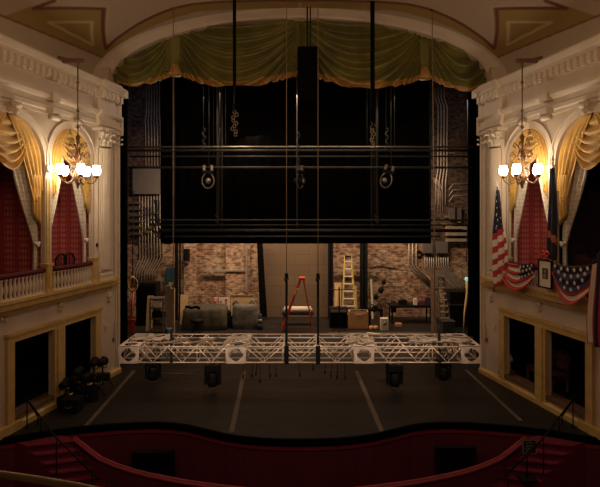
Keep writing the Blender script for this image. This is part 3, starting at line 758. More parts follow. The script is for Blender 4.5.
# seats, and a lamp shape standing in for a pale draped thing, lower right
t = thing('pale_draped_thing', 'small pale draped thing, built lamp-shaped, inside the first lower right opening', 'lamp', L(1, sw(90.5, 366, -.22)))
s, n, z = sw(90.5, 366, -.22); m = MB(X(1)); m.lathe([(.09,.02),(.07,.10),(.04,.16),(.02,.19)], (s, n, .5), 10); m.build('shade', M['fwhite'], t)
m = MB(X(1)); m.lathe([(.06,-.22),(.05,-.18),(.03,-.1),(.05,-.03),(.02,.04)], (s, n, .5), 10); m.build('base', M['gtrim'], t)
m = MB(X(1)); m.box((s-.1,n-.12,.27),(s+.1,n+.1,.28)); m.box((s-.03,n-.13,.1),(s+.03,n-.07,.272)); tag(m.build('side_table', M['brownwood']), 'small dark table under the pale draped thing in the lower right opening', 'table')
for i, (px, lab) in enumerate(((60, 'dark armchair inside the lower right opening, beside the gold post'), (46, 'dark armchair inside the lower right opening, middle of the opening'))):
    s, n, z = sw(px, 370, -.7); t = thing('armchair', lab, 'chair', L(1, (s, n, .1)), 'armchairs in the lower right box')
    m = MB(X(1)); m.box((s-.22,n-.22,.40),(s+.22,n+.22,.50)); m.build('seat', M['settee'], t)
    m = MB(X(1)); m.tube([(s-.2,n-.2,.5),(s-.21,n-.25,.9),(s,n-.26,1.0),(s+.21,n-.25,.9),(s+.2,n-.2,.5)], .03, 6); m.box((s-.17,n-.26,.55),(s+.17,n-.22,.92)); m.build('backrest', M['settee'], t)
    for a in (-.19,.19):
        for b in (-.19,.19): m = MB(X(1)); m.box((s+a-.02,n+b-.02,.1),(s+a+.02,n+b+.02,.41)); m.build('leg', M['brownwood'], t)

# flags, bunting, portrait on the right box
def star(m, fn, u, v, r, w0=.012, mi=1):
    pts = []
    for k in range(10):
        rr = r if k % 2 == 0 else r*.42; a = PI/2+k*PI/5; pts.append((rr*math.cos(a), rr*math.sin(a)))
    c = Vector(fn(u, v)); vs = [c+Vector((p[0], w0, p[1])) for p in pts]+[c+Vector((p[0], w0+.004, p[1])) for p in pts]
    n = 10; m.add(vs, [tuple(range(n)), tuple(range(n, 2*n))]+[(i, (i+1)%n, n+(i+1)%n, n+i) for i in range(n)], mi)
def W(px, py, n): return sw(px, py, n)
def P3(l): return [sw(*p) for p in l]
# standing national flag
t = thing('flag_on_pole', 'striped stars flag hanging from an upright pole at the right pilaster', 'flag', L(1, sw(106, 290, .34)))
a, b = sw(106, 292, .34), sw(102.5, 186, .34); m = MB(X(1)); m.tube([a, b], .016, 6); m.build('pole', M['brownwood'], t)
m = MB(X(1)); m.ball(b, .035, 8, 6); m.tube([b, (b[0], b[1], b[2]+.09)], [.02,.003], 6)
m.sheet(lambda u, v: (b[0]-.10+.2*u, b[1], b[2]+.05+.05*abs(2*u-1)), 4, 1) if False else None
m.build('finial', M['matcream'], t)
lf = P3([(102.8,190,.36),(104.5,208,.36),(106.3,226,.36),(107,246,.38),(107,265,.38),(105.5,287,.38)])
rt = P3([(101.8,190,.36),(98.5,208,.36),(96,226,.36),(93.5,243,.38),(93,262,.38),(98,284,.38)])
def ff(u, v):
    a, b = poly_at(lf, v), poly_at(rt, v); s_ = lerp(a[0], b[0], u); return (s_, .36+.035*math.sin(2*PI*2.2*u+2.5*v), lerp(a[2], b[2], u)-.20*(1-u)*min(1, v*2.5)*(1-v**6))
def fm(u, v):
    if v < .40: return 2
    return int((v-.4)*15.0) % 2
m = MB(X(1)); m.sheet(ff, 26, 90, fm)
for v in [.06,.12,.18,.24,.30,.36]:
    for u in (.2,.5,.8):
        if v*.9 > .05: star(m, ff, u+(.12 if int(v*100)%12 else 0)*.6, v, .026*min(1,.4+v*2))
m.build('cloth', [M['fred'], M['fwhite'], M['fblue']], t, closed=False, solid=.006)
# bunting with stripes and canton
top = P3([(100,258,.30),(92,262,.32),(84,264,.34),(76,264,.33),(66,263,.30)])
bot = P3([(98,272,.36),(94,284,.40),(85,291,.42),(75,288,.40),(67,280,.36)])
def bf(u, v):
    a, b = poly_at(top, u), poly_at(bot, u); return (lerp(a[0], b[0], v), lerp(a[1], b[1], v)+.03*math.sin(2*PI*3.2*v+1.5*u), lerp(a[2], b[2], v))
def bm_(u, v):
    if u > .62 and v < .62: return 2
    return int(v*6.99) % 2
m = MB(X(1)); m.sheet(bf, 36, 64, bm_)
for i in range(4):
    for j in range(3): star(m, bf, .67+i*.09, .10+j*.2, .036, .02)
tag(m.build('bunting', [M['fred'], M['fwhite'], M['fblue']], closed=False, solid=.008), 'red and white striped bunting with starred corner beside the portrait', 'bunting', 'patriotic bunting on the right box')
# starred bunting
top2 = P3([(49,261,.32),(38,265,.34),(26,266,.36),(14,266,.34),(2,263,.30)])
bot2 = P3([(47,276,.36),(40,296,.40),(29,305,.43),(14,296,.42),(3,283,.38)])
def bf2(u, v):
    a, b = poly_at(top2, u), poly_at(bot2, u); return (lerp(a[0], b[0], v), lerp(a[1], b[1], v)+.02*math.sin(2*PI*3*v+2*u), lerp(a[2], b[2], v))
m = MB(X(1)); m.sheet(bf2, 36, 50, lambda u, v: (2 if v < .70 and .06 < u else (1 if .78 < v < .90 else 0)))
for j, row in enumerate(((.15,.28,.41,.54,.67,.80),(.2,.34,.48,.62,.76),(.28,.42,.56,.7),(.36,.5,.64))):
    for u in row: star(m, bf2, u, .10+.17*j, .045, .025)
tag(m.build('bunting', [M['fred'], M['fwhite'], M['fblue']], closed=False, solid=.008), 'navy bunting full of white stars with striped lower border', 'bunting', 'patriotic bunting on the right box')
# hanging striped end
lf3 = P3([(6,262,.44),(9,276,.46),(12,296,.47),(14,320,.47),(13,343,.47)]); rt3 = P3([(-8,240,.44),(-9,270,.46),(-9,300,.46),(-9,330,.46),(-9,352,.46)])
def bf3(u, v):
    a, b = poly_at(lf3, v), poly_at(rt3, v); return (lerp(a[0], b[0], u), .45+.035*math.sin(2*PI*3*u), lerp(a[2], b[2], u))
m = MB(X(1)); m.sheet(bf3, 40, 20, lambda u, v: [0,1,0,0,2,0,0,1,0,0][int(u*9.99)] if v > .12 else 2)
tag(m.build('bunting', [M['fred'], M['fwhite'], M['fblue']], closed=False, solid=.008), 'long hanging end of red striped bunting at the right picture edge', 'bunting', 'patriotic bunting on the right box')
# blue flag
t = thing('flag_on_pole', 'dark blue flag with orange patch hanging between the right boxes', 'flag', L(1, sw(48, 262, .2)))
a, b = sw(49, 268, .2), sw(47.2, 160, .2); m = MB(X(1)); m.tube([a, b], .014, 6); m.build('pole', M['brownwood'], t)
m = MB(X(1)); m.ball(b, .03, 8, 6); m.tube([b, (b[0], b[1], b[2]+.1)], [.02,.003], 6); m.build('finial', M['brass'], t)
lf4 = P3([(48.6,168,.22),(50,200,.22),(51.5,232,.22),(52,262,.22)]); rt4 = P3([(46.8,168,.22),(44,200,.22),(43,232,.22),(43,260,.22)])
def bf4(u, v):
    a, b = poly_at(lf4, v), poly_at(rt4, v); return (lerp(a[0], b[0], u), .22+.04*math.sin(2*PI*2*u+v), lerp(a[2], b[2], u))
m = MB(X(1)); m.sheet(bf4, 20, 40, lambda u, v: 1 if (abs(v-.68-.08*u) < .035 and u > .1) else (2 if abs(v-.42) < .05 and .3 < u < .6 else 0))
m.build('cloth', [M['fblue'], M['orange'], M['steel']], t, closed=False, solid=.006)
# framed portrait
s, n, z = sw(54, 274, .34); o = L(1, (s, n, z-.30)); t = thing('framed_portrait', 'framed portrait with cream mount hanging on the right box front', 'picture', o)
hw, hh = .21, .29
def PF(u, v, w_): return (s-u, n+w_, z+v)
m = MB(X(1))
for a, b in (((-hw,-hh),(-hw+.03,hh)),((hw-.03,-hh),(hw,hh)),((-hw,-hh),(hw,-hh+.03)),((-hw,hh-.03),(hw,hh))): m.box((s+a[0], n, z+a[1]), (s+b[0], n+.035, z+b[1]))
m.build('frame', M['black'], t)
m = MB(X(1)); m.box((s-hw+.03, n+.004, z-hh+.03), (s+hw-.03, n+.018, z+hh-.03)); m.build('mount', M['matcream'], t)
m = MB(X(1)); m.box((s-.085, n+.018, z-.10), (s+.085, n+.024, z+.12)); m.build('picture', M['portrait'], t)
m = MB(X(1)); m.ball((s, n+.026, z+.05), .032, 10, 6, sc=(1,.2,1.2)); m.ball((s, n+.026, z-.045), .055, 10, 6, sc=(1.0,.12,.9)); m.build('sitter', M['bricksh'], t)
m = MB(X(1)); zz = z+.31
for sg in (-1, 1):
    m.tube([(s, n+.02, zz+.09), (s+sg*.07, n+.03, zz+.16), (s+sg*.13, n+.03, zz+.12), (s+sg*.10, n+.03, zz+.05), (s, n+.02, zz+.09)], .020, 6)
    m.tube([(s, n+.02, zz+.09), (s+sg*.12, n+.0, zz-.02), (s+sg*.18, n-.02, zz-.03)], .012, 6)
m.ball((s, n+.03, zz+.09), .035, 8, 6)
m.build('ribbon', M['ribbon'], t)

# ================================================================== proscenium: valance, masking, battens
BOT = [(100,80),(115,84),(126,86.5),(138,87),(150,85),(162,81),(172,76.5),(178,76.5),(186,78.5),(205,85.5),(222,87.8),(236,88.3),(250,87.5),(264,85),(280,81.3),(290,78.5),(299,76),(302,76),(310,77),(330,83),(350,88),(372,89),(395,87),(410,84),(421,79.5),(430,79.5),(438,84),(452,90),(468,92.5),(480,88),(500,83)]
KN = [96, 175, 300.5, 425.5, 505]
DV = 13.80
m = MB()
def botz(px):
    for i in range(len(BOT)-1):
        if BOT[i][0] <= px <= BOT[i+1][0]: return EYE-(lerp(BOT[i][1], BOT[i+1][1], (px-BOT[i][0])/(BOT[i+1][0]-BOT[i][0]))-215)/520*DV
    return EYE-(80-215)/520*DV
def vf(u, v):
    px = lerp(101, 499, u); x = (px-300)/520*DV
    k = max(i for i in range(4) if KN[i] <= px); t = 2*(px-KN[k])/(KN[k+1]-KN[k])-1
    zt = 7.55+1.69*math.sqrt(max(0, 1-(x/5.05)**2))+.25; zt = max(zt, 8.1); zb = botz(px)
    z = lerp(zt, zb, v)
    span = 1-.80*t*t
    qv = (9.4-z)/(2.1*span+.05); tt = abs(t)
    f = math.sin(2*PI*5.6*qv+.35*math.sin(5*t)+k*1.3)*.5+.5
    f2 = math.sin(2*PI*11*qv+2.1*t+k)
    amp = .24*(1-.45*tt)
    near = math.exp(-((tt-1)/.10)**2)
    pleat = .05*math.sin(px*.9)*near
    ripple = 0
    return (x, DV-amp*f**2.0*(1-near)-.025*f2*(1-near)+pleat-.02*v, z)
m.sheet(vf, 420, 90, lambda u, v: 1 if v > .915 else 0)
t = m.build('valance', [M['olive'], M['gtrim']], closed=False); tag(t, 'olive green swagged valance with gold border under the arch', 'curtain')
for px, py in ((175, 71), (425, 74.5)):
    p = at(px, py, DV-.16); m = MB(); m.lathe([(.05,.20),(.10,.14),(.13,.04),(.17,-.04),(.19,-.10),(.16,-.12),(.02,-.12)], p, 16); m.build('knot', M['gtrim'], t)
    m = MB(); m.prism([(-.13,.9),(.13,.9),(.10,.1),(-.10,.1)], lambda u,v,w_: (p.x+u, p.y+w_, p.z+v), .03, .12); m.build('gather', M['olive'], t)

def drape(name, x0, x1, Y, z0, z1, folds, amp, label, mt='blackcloth', cat='curtain'):
    m = MB(); m.sheet(lambda u, v: (lerp(x0, x1, u), Y+amp*math.sin(2*PI*folds*u), lerp(z1, z0, v)), int(folds*8), 2)
    return tag(m.build(name, mt if not isinstance(mt, str) else M[mt], closed=False, solid=.01), label, cat)
a = at(160.5, 243.5, 16.5); b = at(431, 243.5, 16.5)
drape('black_drop', a.x, b.x, 16.5, a.z, 10.88, 24, .03, 'large black cloth drop hanging across the stage')
drape('masking_leg', -6.9, at(127.5,0,14.6).x, 14.6, 0, 10.88, 9, .06, 'black masking curtain beside the left proscenium edge')
drape('masking_leg', at(473.5,0,14.7).x, 6.9, 14.7, 0, 10.88, 9, .06, 'black masking curtain beside the right proscenium edge')
drape('masking_leg', at(468,0,17.6).x, 7.0, 17.6, 0, 10.88, 8, .07, 'inner black masking curtain on the right, further upstage')

def hpipe(px0, px1, py, D, r, label, mt='pipe', name='pipe_batten'):
    a, b = at(px0, py, D), at(px1, py, D); m = MB(); m.tube([a, b], r, 8); return tag(m.build(name, M[mt]), label, 'pipe', 'horizontal pipe battens over the stage')
hpipe(121, 480, 147, 15.1, .030, 'uppermost horizontal pipe batten crossing the black drop', 'steel')
hpipe(124, 476, 150.5, 15.5, .034, 'second horizontal pipe batten from the top', 'pipe')
hpipe(130, 474, 156.5, 15.9, .026, 'third horizontal pipe batten from the top', 'pipe')
hpipe(126, 476, 167.5, 15.3, .034, 'horizontal pipe batten carrying the three moving lights', 'pipe')
hpipe(150, 470, 220, 14.9, .024, 'thin upper pipe of the low batten group', 'pipe')
hpipe(150, 470, 225, 15.6, .022, 'second pipe of the low batten group', 'pipe')
hpipe(160, 462, 230.5, 16.0, .050, 'thick pipe of the low batten group', 'pipe')
hpipe(165, 440, 236.5, 16.2, .030, 'lowest pipe batten just above the drop bottom', 'pipe')
def vline(px, y1, D, r, label, mt='pipe'):
    b = at(px, y1, D); a = Vector((b.x, b.y, 10.88)); m = MB(); m.tube([a, b], r, 6); return tag(m.build('lift_line', M[mt]), 'vertical grey lift line '+label, 'cable', 'vertical lift lines over the stage')
for px, y1, D, r, lb in ((203.5,147,15.1,.012,'left of the left grey pair'),(209,167.5,15.3,.014,'above the left moving light'),(217.5,225,15.6,.040,'left wide strip of the left pair'),(222,230.5,16.0,.030,'right strip of the left pair'),
      (225.5,150.5,15.5,.012,'just right of the left grey pair'),(367,150.5,15.5,.012,'just left of the right grey pair'),(371.5,230.5,16.0,.028,'left strip of the right grey pair'),(377,225,15.6,.040,'wide right strip of the right grey pair'),
      (386,156.5,15.9,.012,'right of the right grey pair'),(213.5,156.5,15.9,.010,'faint, just left of the left grey pair'),(391,167.5,15.3,.014,'above the right moving light'),(394.5,147,15.1,.012,'rightmost over the drop'),(174.5,236.5,16.2,.022,'far left beside the pale cable'),
      (430,236.5,16.2,.016,'far right at the edge of the drop'),(219.8,220,14.9,.010,'thin, between the left grey strips'),(374.2,220,14.9,.010,'thin, between the right grey strips')):
    vline(px, y1, D, r, lb)
vline(297, 227, 15.0, .018, 'brightest one, just left of the hanging speaker', 'steel')
# twisted cable bunches on the battens
for px, y0, y1, D, lb in ((298,132,170,15.0,'centre'),(204,128,150,15.2,'left'),(387,128,150,15.2,'right'),(217,212,226,15.6,'low left'),(377,212,226,15.6,'low right')):
    m = MB()
    for k in range(1):
        m.tube([at(px+1.6*math.sin(i*1.3+k*2.1), lerp(y0, y1, i/14), D-.04*math.cos(i*1.3+k*2.1)) for i in range(15)], .020, 5)
    tag(m.build('cable_twist', M['pipe']), 'twisted dark cable, %s, on the horizontal battens' % lb, 'cable')

# moving lights on the batten
def moving_light_proto():
    t = thing('moving_light', '', 'stage light', (0,0,0))
    m = MB(); m.box((-.16,-.07,-.20),(.16,.07,-.10)); m.build('base', M['black'], t)
    for x in (-.11,.11): m = MB(); m.box((x-.035,-.05,-.10),(x+.035,.05,.05)); m.build('clamp', M['steel'], t)
    m = MB(); m.tube([(.17*math.cos(a)*1.0, 0, -.40+.22*math.sin(a)) for a in [math.radians(65-10*i) for i in range(0, 32)]][:32], .026, 8); m.build('yoke', M['steel'], t)
    m = MB(); m.lathe([(.04,-.14),(.10,-.12),(.12,0),(.115,.14),(.09,.17),(.02,.17)], (0,0,-.42), 12, ax='y'); h = m.build('head', M['black'], t)
    m = MB(); m.lathe([(.001,-.15),(.075,-.145),(.08,-.13)], (0,0,-.42), 12, ax='y'); m.build('lens', M['steel'], h)
    return t
ml = moving_light_proto()
for i, (px, rz, lb) in enumerate(((208, .2, 'left'), (300, 1.0, 'middle'), (390, -.5, 'right'))):
    o = ml if i == 0 else copy_tree(ml)
    o.location = at(px, 167, 15.2); o.rotation_euler = (0, 0, rz); o['label'] = '%s of the three round-yoked moving lights hanging from the upper batten' % lb; o['group'] = 'moving lights on the upper batten'
    if px == 390: o.rotation_euler = (0, .3, rz)
# hanging speaker column
p = at(308, 48, 13.0); t = thing('speaker_column', 'tall black line speaker hung in front of the valance centre', 'speaker', (p.x, 13.0, 6.6))
for k in range(4):
    zt = 8.27-k*.33; m = MB(); m.box((p.x-.26, 12.85, zt-.328), (p.x+.26, 13.2, zt)); 
    cb_ = m.build('cabinet', M['blackcloth'], t); m = MB(); m.box((p.x-.23, 12.835, zt-.30), (p.x+.23, 12.85, zt-.025)); m.build('grille', M['blackcloth'], cb_)
m = MB(); m.tube([(p.x-.02,13,8.27),(p.x-.02,13,9.30)], .018, 6); m.tube([(p.x+.06,13,8.27),(p.x+.06,13,9.30)], .014, 6); m.build('suspension', M['black'], t)
# black hoist straps with chain bunches
for px, pe, lb in ((234.5, 86, 'left'), (372.5, 128, 'right')):
    t = thing('hoist_chain', 'black hoist line with bunched chain, %s of the hanging speaker' % lb, 'hoist', at(px, 137, 12.7))
    m = MB(); a, b = at(px, -6, 12.7), at(px, pe, 12.7); m.beam(a, b, .075 if px < 300 else .10, .05); m.build('strap', M['blackcloth'], t)
    m = MB(); yb = 112 if px < 300 else 122
    m.tube([at(px, pe, 12.7), at(px-1, yb, 12.7)], .022, 6); m.build('lead', M['black'], t)
    m = MB()
    for k in range(9):
        y = yb+k*(2.8 if px < 300 else 3.0); q = at(px+(2.2*math.sin(k*1.9) if px < 300 else 1.2*math.sin(k*1.9)), y, 12.7); m.tube([(q.x+.035*math.cos(j*PI/4), q.y+.02*math.sin(k+j), q.z+.05*math.sin(j*PI/4)) for j in range(9)], .012, 5)
    m.build('chain', M['rope'], t)
for px, ytop, lb in ((173.3, 1, 'left'), (432, 5, 'right')):
    D = 12.6; t = thing('suspension_cable', 'long pale suspension cable dropping from the ceiling, %s' % lb, 'cable', at(px, 345, D))
    m = MB(); m.tube([at(px, ytop-3, D), at(px+(0 if px < 300 else 3), 333, D)], .011, 6); m.build('cable', M['rope'], t)
    q = at(px, ytop+2, D); m = MB(); m.lathe([(.05,.10),(.07,.02),(.03,-.06),(.01,-.1)], q, 10); m.build('ceiling_plate', M['black'], t)
    a, b = at(px-2 if px < 300 else 439, 330, 12.5), at(px-2 if px < 300 else 440, 362, 11.86)
    m = MB(); m.beam(a, b, .06, .06); m.build('sling', M['black'], t)
for px, lb in ((286.5, 'left'), (318, 'right')):
    D = 12.05; t = thing('hoist_cable', 'centre hoist cable with hook and black sling, %s of the pair' % lb, 'cable', at(px, 350, D))
    m = MB(); m.tube([at(px, -3, D), at(px, 275, D)], .009, 6); m.build('cable', M['rope'], t)
    m = MB(); q = at(px, 276, D); m.cbox(q, (.08,.06,.12)); m.tube([q+Vector((.05*math.cos(k),0,-.08+.05*math.sin(k))) for k in range(6)], .014, 5); m.build('hook', M['black'], t)
    m = MB(); m.beam(at(px, 279, D), at(px, 347, D), .055, .04); m.build('sling', M['black'], t)
    m = MB(); m.beam(at(px, 346, 11.84), at(px, 364, 11.84), .10, .05); m.build('clamp', M['black'], t)
# ================================================================== TRUSS GRID
TZ0, TZ1 = .70, 1.10
t = thing('truss_grid', 'long aluminium double box truss hung low across the stage', 'truss', (0, 12.5, TZ0))
blocks = [-3.93, -1.47, 1.47, 3.93]; BW = .22
rows = [(11.90, 12.30), (12.78, 13.18)]
def bar_(m, a, b, r): m.tube([a, b], r, 6)
for y0, y1 in rows:
    for i in range(3):
        xa, xb = blocks[i]+BW, blocks[i+1]-BW; m = MB()
        for y in (y0+.02, y1-.02):
            for z in (TZ0+.02, TZ1-.02): bar_(m, (xa, y, z), (xb, y, z), .017)
        nb = 6; dx = (xb-xa)/nb
        for k in range(nb):
            a, b = xa+k*dx, xa+(k+1)*dx; fl = k % 2
            for y in (y0+.02, y1-.02): bar_(m, (a, y, TZ0+.02 if fl else TZ1-.02), (b, y, TZ1-.02 if fl else TZ0+.02), .013)
            if k % 2 == 0:
                for z in (TZ0+.02, TZ1-.02): bar_(m, (b, y0+.02, z), (b, y1-.02, z), .008)
        ends = [xa, xb, xa+4*dx] if i != 1 else [xa, xb, xa+.85, xb-.85, xa+4*dx]
        for x in ends:
            for y in (y0+.02, y1-.02): bar_(m, (x, y, TZ0+.02), (x, y, TZ1-.02), .016 if x in (xa, xb) else .011)
            for z in (TZ0+.02, TZ1-.02): bar_(m, (x, y0+.02, z), (x, y1-.02, z), .014)
        m.build('truss_section', M['alu'], t)
    for x in blocks:
        m = MB(); h = (TZ1-TZ0)/2; zc = (TZ0+TZ1)/2
        for z in (TZ0+.02, TZ1-.02):
            for y in (y0+.02, y1-.02): bar_(m, (x-BW, y, z), (x+BW, y, z), .019)
            for xx in (x-BW, x+BW): bar_(m, (xx, y0, z), (xx, y1, z), .019)
        for xx in (x-BW, x+BW):
            for y in (y0+.02, y1-.02): bar_(m, (xx, y, TZ0), (xx, y, TZ1), .02)
        m.build('corner_frame', M['alu'], t)
        # faces with a rounded diamond opening
        N = 40
        def sq(th):
            c, s_ = math.cos(th), math.sin(th); k = max(abs(c), abs(s_)); return (c/k, s_/k)
        def dm(th, r=.78):
            c, s_ = math.cos(th), math.sin(th); k = (abs(c)**1.35+abs(s_)**1.35)**(1/1.35); return (r*c/k, r*s_/k)
        for fn in ((lambda u, v, w_: (x+u*BW, y0+w_, zc+v*h)), 
                   (lambda u, v, w_: (x+u*BW, (y0+y1)/2+v*.2, TZ1-.012+w_))):
            m = MB()
            for i in range(N):
                t0, t1 = 2*PI*i/N, 2*PI*(i+1)/N; q = [sq(t0), sq(t1), dm(t1), dm(t0)]
                m.add([fn(a, b, 0) for a, b in q]+[fn(a, b, .012) for a, b in q], [(0,1,2,3),(4,5,6,7),(0,1,5,4),(2,3,7,6)])
            m.build('corner_plate', M['alu'], t)
for x in blocks:
    for xx in (x-BW, x+BW):
        m = MB()
        for z in (TZ0+.02, TZ1-.02): bar_(m, (xx, 12.30, z), (xx, 12.78, z), .019)
        bar_(m, (xx, 12.3, TZ0+.02), (xx, 12.78, TZ1-.02), .01)
        m.build('cross_tube', M['alu'], t)
# cables lying in the truss
for i, (x0, x1, y, n, lb) in enumerate(((-4.0, -3.1, 12.55, 5, 'far left end'), (-3.2, -2.0, 12.2, 3, 'left span'), (-1.72, -1.15, 12.35, 5, 'left of centre block'), (1.05, 1.75, 12.35, 5, 'right of centre block'), (2.6, 4.0, 12.45, 5, 'right end'))):
    m = MB(); rnd = random.Random(i)
    for k in range(n):
        ph = rnd.random()*6; yy = y+rnd.uniform(-.3, .35)
        m.tube([(lerp(x0, x1, j/14)+.05*math.sin(ph+j), yy+.13*math.sin(ph+j*.9), TZ1+.025+.03*abs(math.sin(ph+j*.7))) for j in range(15)], .022, 6)
    m2 = tag(m.build('cable_bundle', M['cablepale'] if i != 1 else M['rope']), 'pale cables coiled on top of the truss, %s' % lb, 'cable', 'cable bundles lying on the truss')
m = MB()
for j in range(6):
    m.tube([(-3.35+.13*j, 11.98+.04*(j%2), TZ1-.05), (-3.4+.12*j+.05, 12.1, TZ0+.2), (-3.3+.10*j, 12.15, TZ0+.05)], .016, 5)
tag(m.build('cable_bundle', M['white']), 'short pale cables hanging inside the left end of the truss', 'cable')
m = MB()
for j in range(5):
    m.tube([(3.1+.13*j, 11.98+.04*(j%2), TZ1-.05), (3.15+.12*j+.05, 12.1, TZ0+.2), (3.2+.10*j, 12.15, TZ0+.05)], .016, 5)
tag(m.build('cable_bundle', M['rope']), 'short pale cables hanging inside the right end of the truss', 'cable')
# moving heads below the truss
def head_proto():
    t = thing('stage_spotlight', '', 'stage light', (0,0,0))
    m = MB(); m.box((-.17,-.15,-.17),(.17,.15,-.04)); m.build('base', M['black'], t)
    m = MB(); 
    for x in (-.1,.1): m = MB(); m.box((x-.03,-.04,-.05),(x+.03,.04,.03)); m.build('clamp', M['steel'], t)
    for sx in (-1,1): m = MB(); m.prism([(-.07,-.17),(.07,-.17),(.06,-.50),(-.06,-.50)], lambda u,v,w_: (sx*.16+w_, u, v), -.03, .03); m.build('yoke_arm', M['black'], t)
    m = MB(); m.lathe([(.05,-.56),(.11,-.54),(.125,-.44),(.12,-.30),(.09,-.21),(.04,-.20)], (0,0,0), 14); h = m.build('head', M['black'], t)
    m = MB(); m.lathe([(.09,-.575),(.095,-.56),(.02,-.555)], (0,0,0), 14); m.build('lens', M['steel'], h)
    return t
mh = head_proto()
for i, (x, y, rz, lb) in enumerate(((-3.55, 12.55, .3, 'far left, upstage'), (-2.03, 12.1, 0, 'second from the left, at the front'), (2.20, 12.1, .1, 'second from the right, at the front'), (3.46, 12.55, -.3, 'far right, upstage'))):
    o = mh if i == 0 else copy_tree(mh)
    o.location = (x, y, TZ0-.03); o.rotation_euler = (0,0,rz); o['label'] = 'black moving head hanging under the truss, '+lb; o['group'] = 'moving heads under the truss'
rnd = random.Random(5)
for i in range(13):
    px = [243,252,256,260,270,276,313,325,331,337,345,388,300][i]; l = rnd.uniform(.12, .42)
    p = at(px, 365, 12.0+.2*(i % 3)); p.z = TZ0; m = MB(); m.tube([p, p+Vector((.02*math.sin(i),0,-l*.5)), p+Vector((0,.02,-l))], .008, 5); 
    m.cbox(p+Vector((0,.02,-l-.03)), (.035,.035,.08))
    tag(m.build('dangling_plug', M['black']), 'black cable with plug dangling beneath the truss', 'cable', 'plugs dangling beneath the truss')

# ================================================================== STAGE FLOOR MARKS
def fl(px, py): return at(px, py, 4.1*520/(py-215))
def strip(p, q, w_, label, mt='tape'):
    d = (q-p).normalized(); u = Vector((d.y, -d.x, 0))*w_/2; m = MB()
    m.add([v+Vector((0,0,z)) for z in (.001,.005) for v in (p-u, q-u, q+u, p+u)], [(0,3,2,1),(4,5,6,7),(0,1,5,4),(1,2,6,5),(2,3,7,6),(3,0,4,7)])
    return tag(m.build('floor_tape', M[mt]), label, 'tape', 'tape lines on the stage floor')
M['tape'] = mat('worn_tape', (.12, .085, .06), .8, var=.3, scale=12)
strip(fl(134, 371), fl(86, 426), .085, 'worn pale tape line, leftmost, running towards the audience')
strip(fl(244.5, 371), fl(231.5, 432), .095, 'worn pale tape line left of the stage centre')
strip(fl(356.5, 371), fl(382, 432), .095, 'worn pale tape line right of the stage centre')
strip(fl(466, 370), fl(521, 421), .085, 'worn pale tape line, rightmost, running towards the audience')
strip(fl(152, 373), fl(193, 373.5), .04, 'thin crosswise tape mark near the left under the truss')
strip(fl(318, 370), fl(358, 371), .02, 'thin crosswise tape mark under the truss centre')

# ================================================================== STAIRS, HANDRAILS, SIGN
M['carpet2'] = M['carpet']
RS = [(75,440,-.10),(81,449,-.21),(88,458,-.32),(99,467,-.43),(106,475,-.54),(114,483,-.65),(121,491,-.76),(129,500,-.87),(136,509,-.98)]
LS = [(27,446),(36,455),(45,464),(54,473),(63,482),(72,491),(81,500),(90,509),(99,518)]
def pz(px, py, z): return at(px, py, (EYE-z)*520/(py-215))
for side in (-1, 1):
    f = (lambda v: v) if side < 0 else (lambda v: Vector((-v.x, v.y, v.z)))
    rr_ = [pz(*p) for p in RS]; ll = [pz(LS[i][0], LS[i][1], RS[i][2]) for i in range(len(RS))]
    rr_.insert(0, rr_[0]+Vector((-.55, .35, 0))); ll.insert(0, ll[0]+Vector((-.6, .3, 0)))
    o = f((rr_[4]+ll[4])/2); o.z = -1.1
    t = thing('stairs', 'red carpeted steps down from the stage, %s side' % SN[side], 'stairs', o, 'stairs beside the orchestra pit')
    for i in range(1, len(rr_)):
        z = RS[i-1][2]; A, B, C_, D_ = ll[i-1], rr_[i-1], rr_[i], ll[i]
        back = (ll[i-1]-ll[i])*.0
        m = MB(); g = lambda v, zz: f(Vector((v.x, v.y, zz)))
        q = [A, B, C_, D_]
        m.add([g(v, -1.1) for v in q]+[g(v, z) for v in q], [(0,1,2,3),(4,5,6,7),(0,1,5,4),(1,2,6,5),(2,3,7,6),(3,0,4,7)])
        m.tube([g(C_, z-.022), g(D_, z-.022)], .022, 6)
        m.build('step', M['carpet'], t)
    # handrail
    t = thing('handrail', 'thin black handrail of the %s steps' % SN[side], 'handrail', f(pz(57, 460, -.4)), 'handrails of the stage steps')
    P1, P2, P3_ = at(27, 399, 10.0), at(56.5, 438, 9.08), at(97, 478.5, 8.95)
    m = MB(); m.tube([f(at(19,392,10.1)) if side > 0 else f(at(24,396,10.05)), f(P1), f(P2), f(P3_)], .015, 8); m.build('rail', M['black'], t)
    for p, q in ((P1, Vector((P1.x, P1.y, .0))), (at(41, 418, 9.6), Vector((at(41,418,9.6).x-.0, 9.6, .0))), (P2, Vector((P2.x, P2.y, -.43))), (at(92, 474, 8.95), Vector((at(92,474,8.95).x, 8.95, -1.1)))):
        if p.x > -4.6 and p.y > 9.5: continue
        m = MB(); m.tube([f(p), f(q)], .012, 8); m.build('post', M['black'], t)
# extra short rail piece on the stage wall at each side
for side in (-1, 1):
    f = (lambda v: v) if side < 0 else (lambda v: Vector((-v.x, v.y, v.z)))
    m = MB(); a = at(27.5, 400, 10.0); b = at(38, 416, 10.15); m.tube([f(a), f(b)], .018, 6); m.tube([f(b), f(Vector((b.x, b.y, 0)))], .014, 6)
    tag(m.build('stair_grab_rail', M['black']), 'short black grab rail standing at the %s corner of the apron' % SN[side], 'handrail')
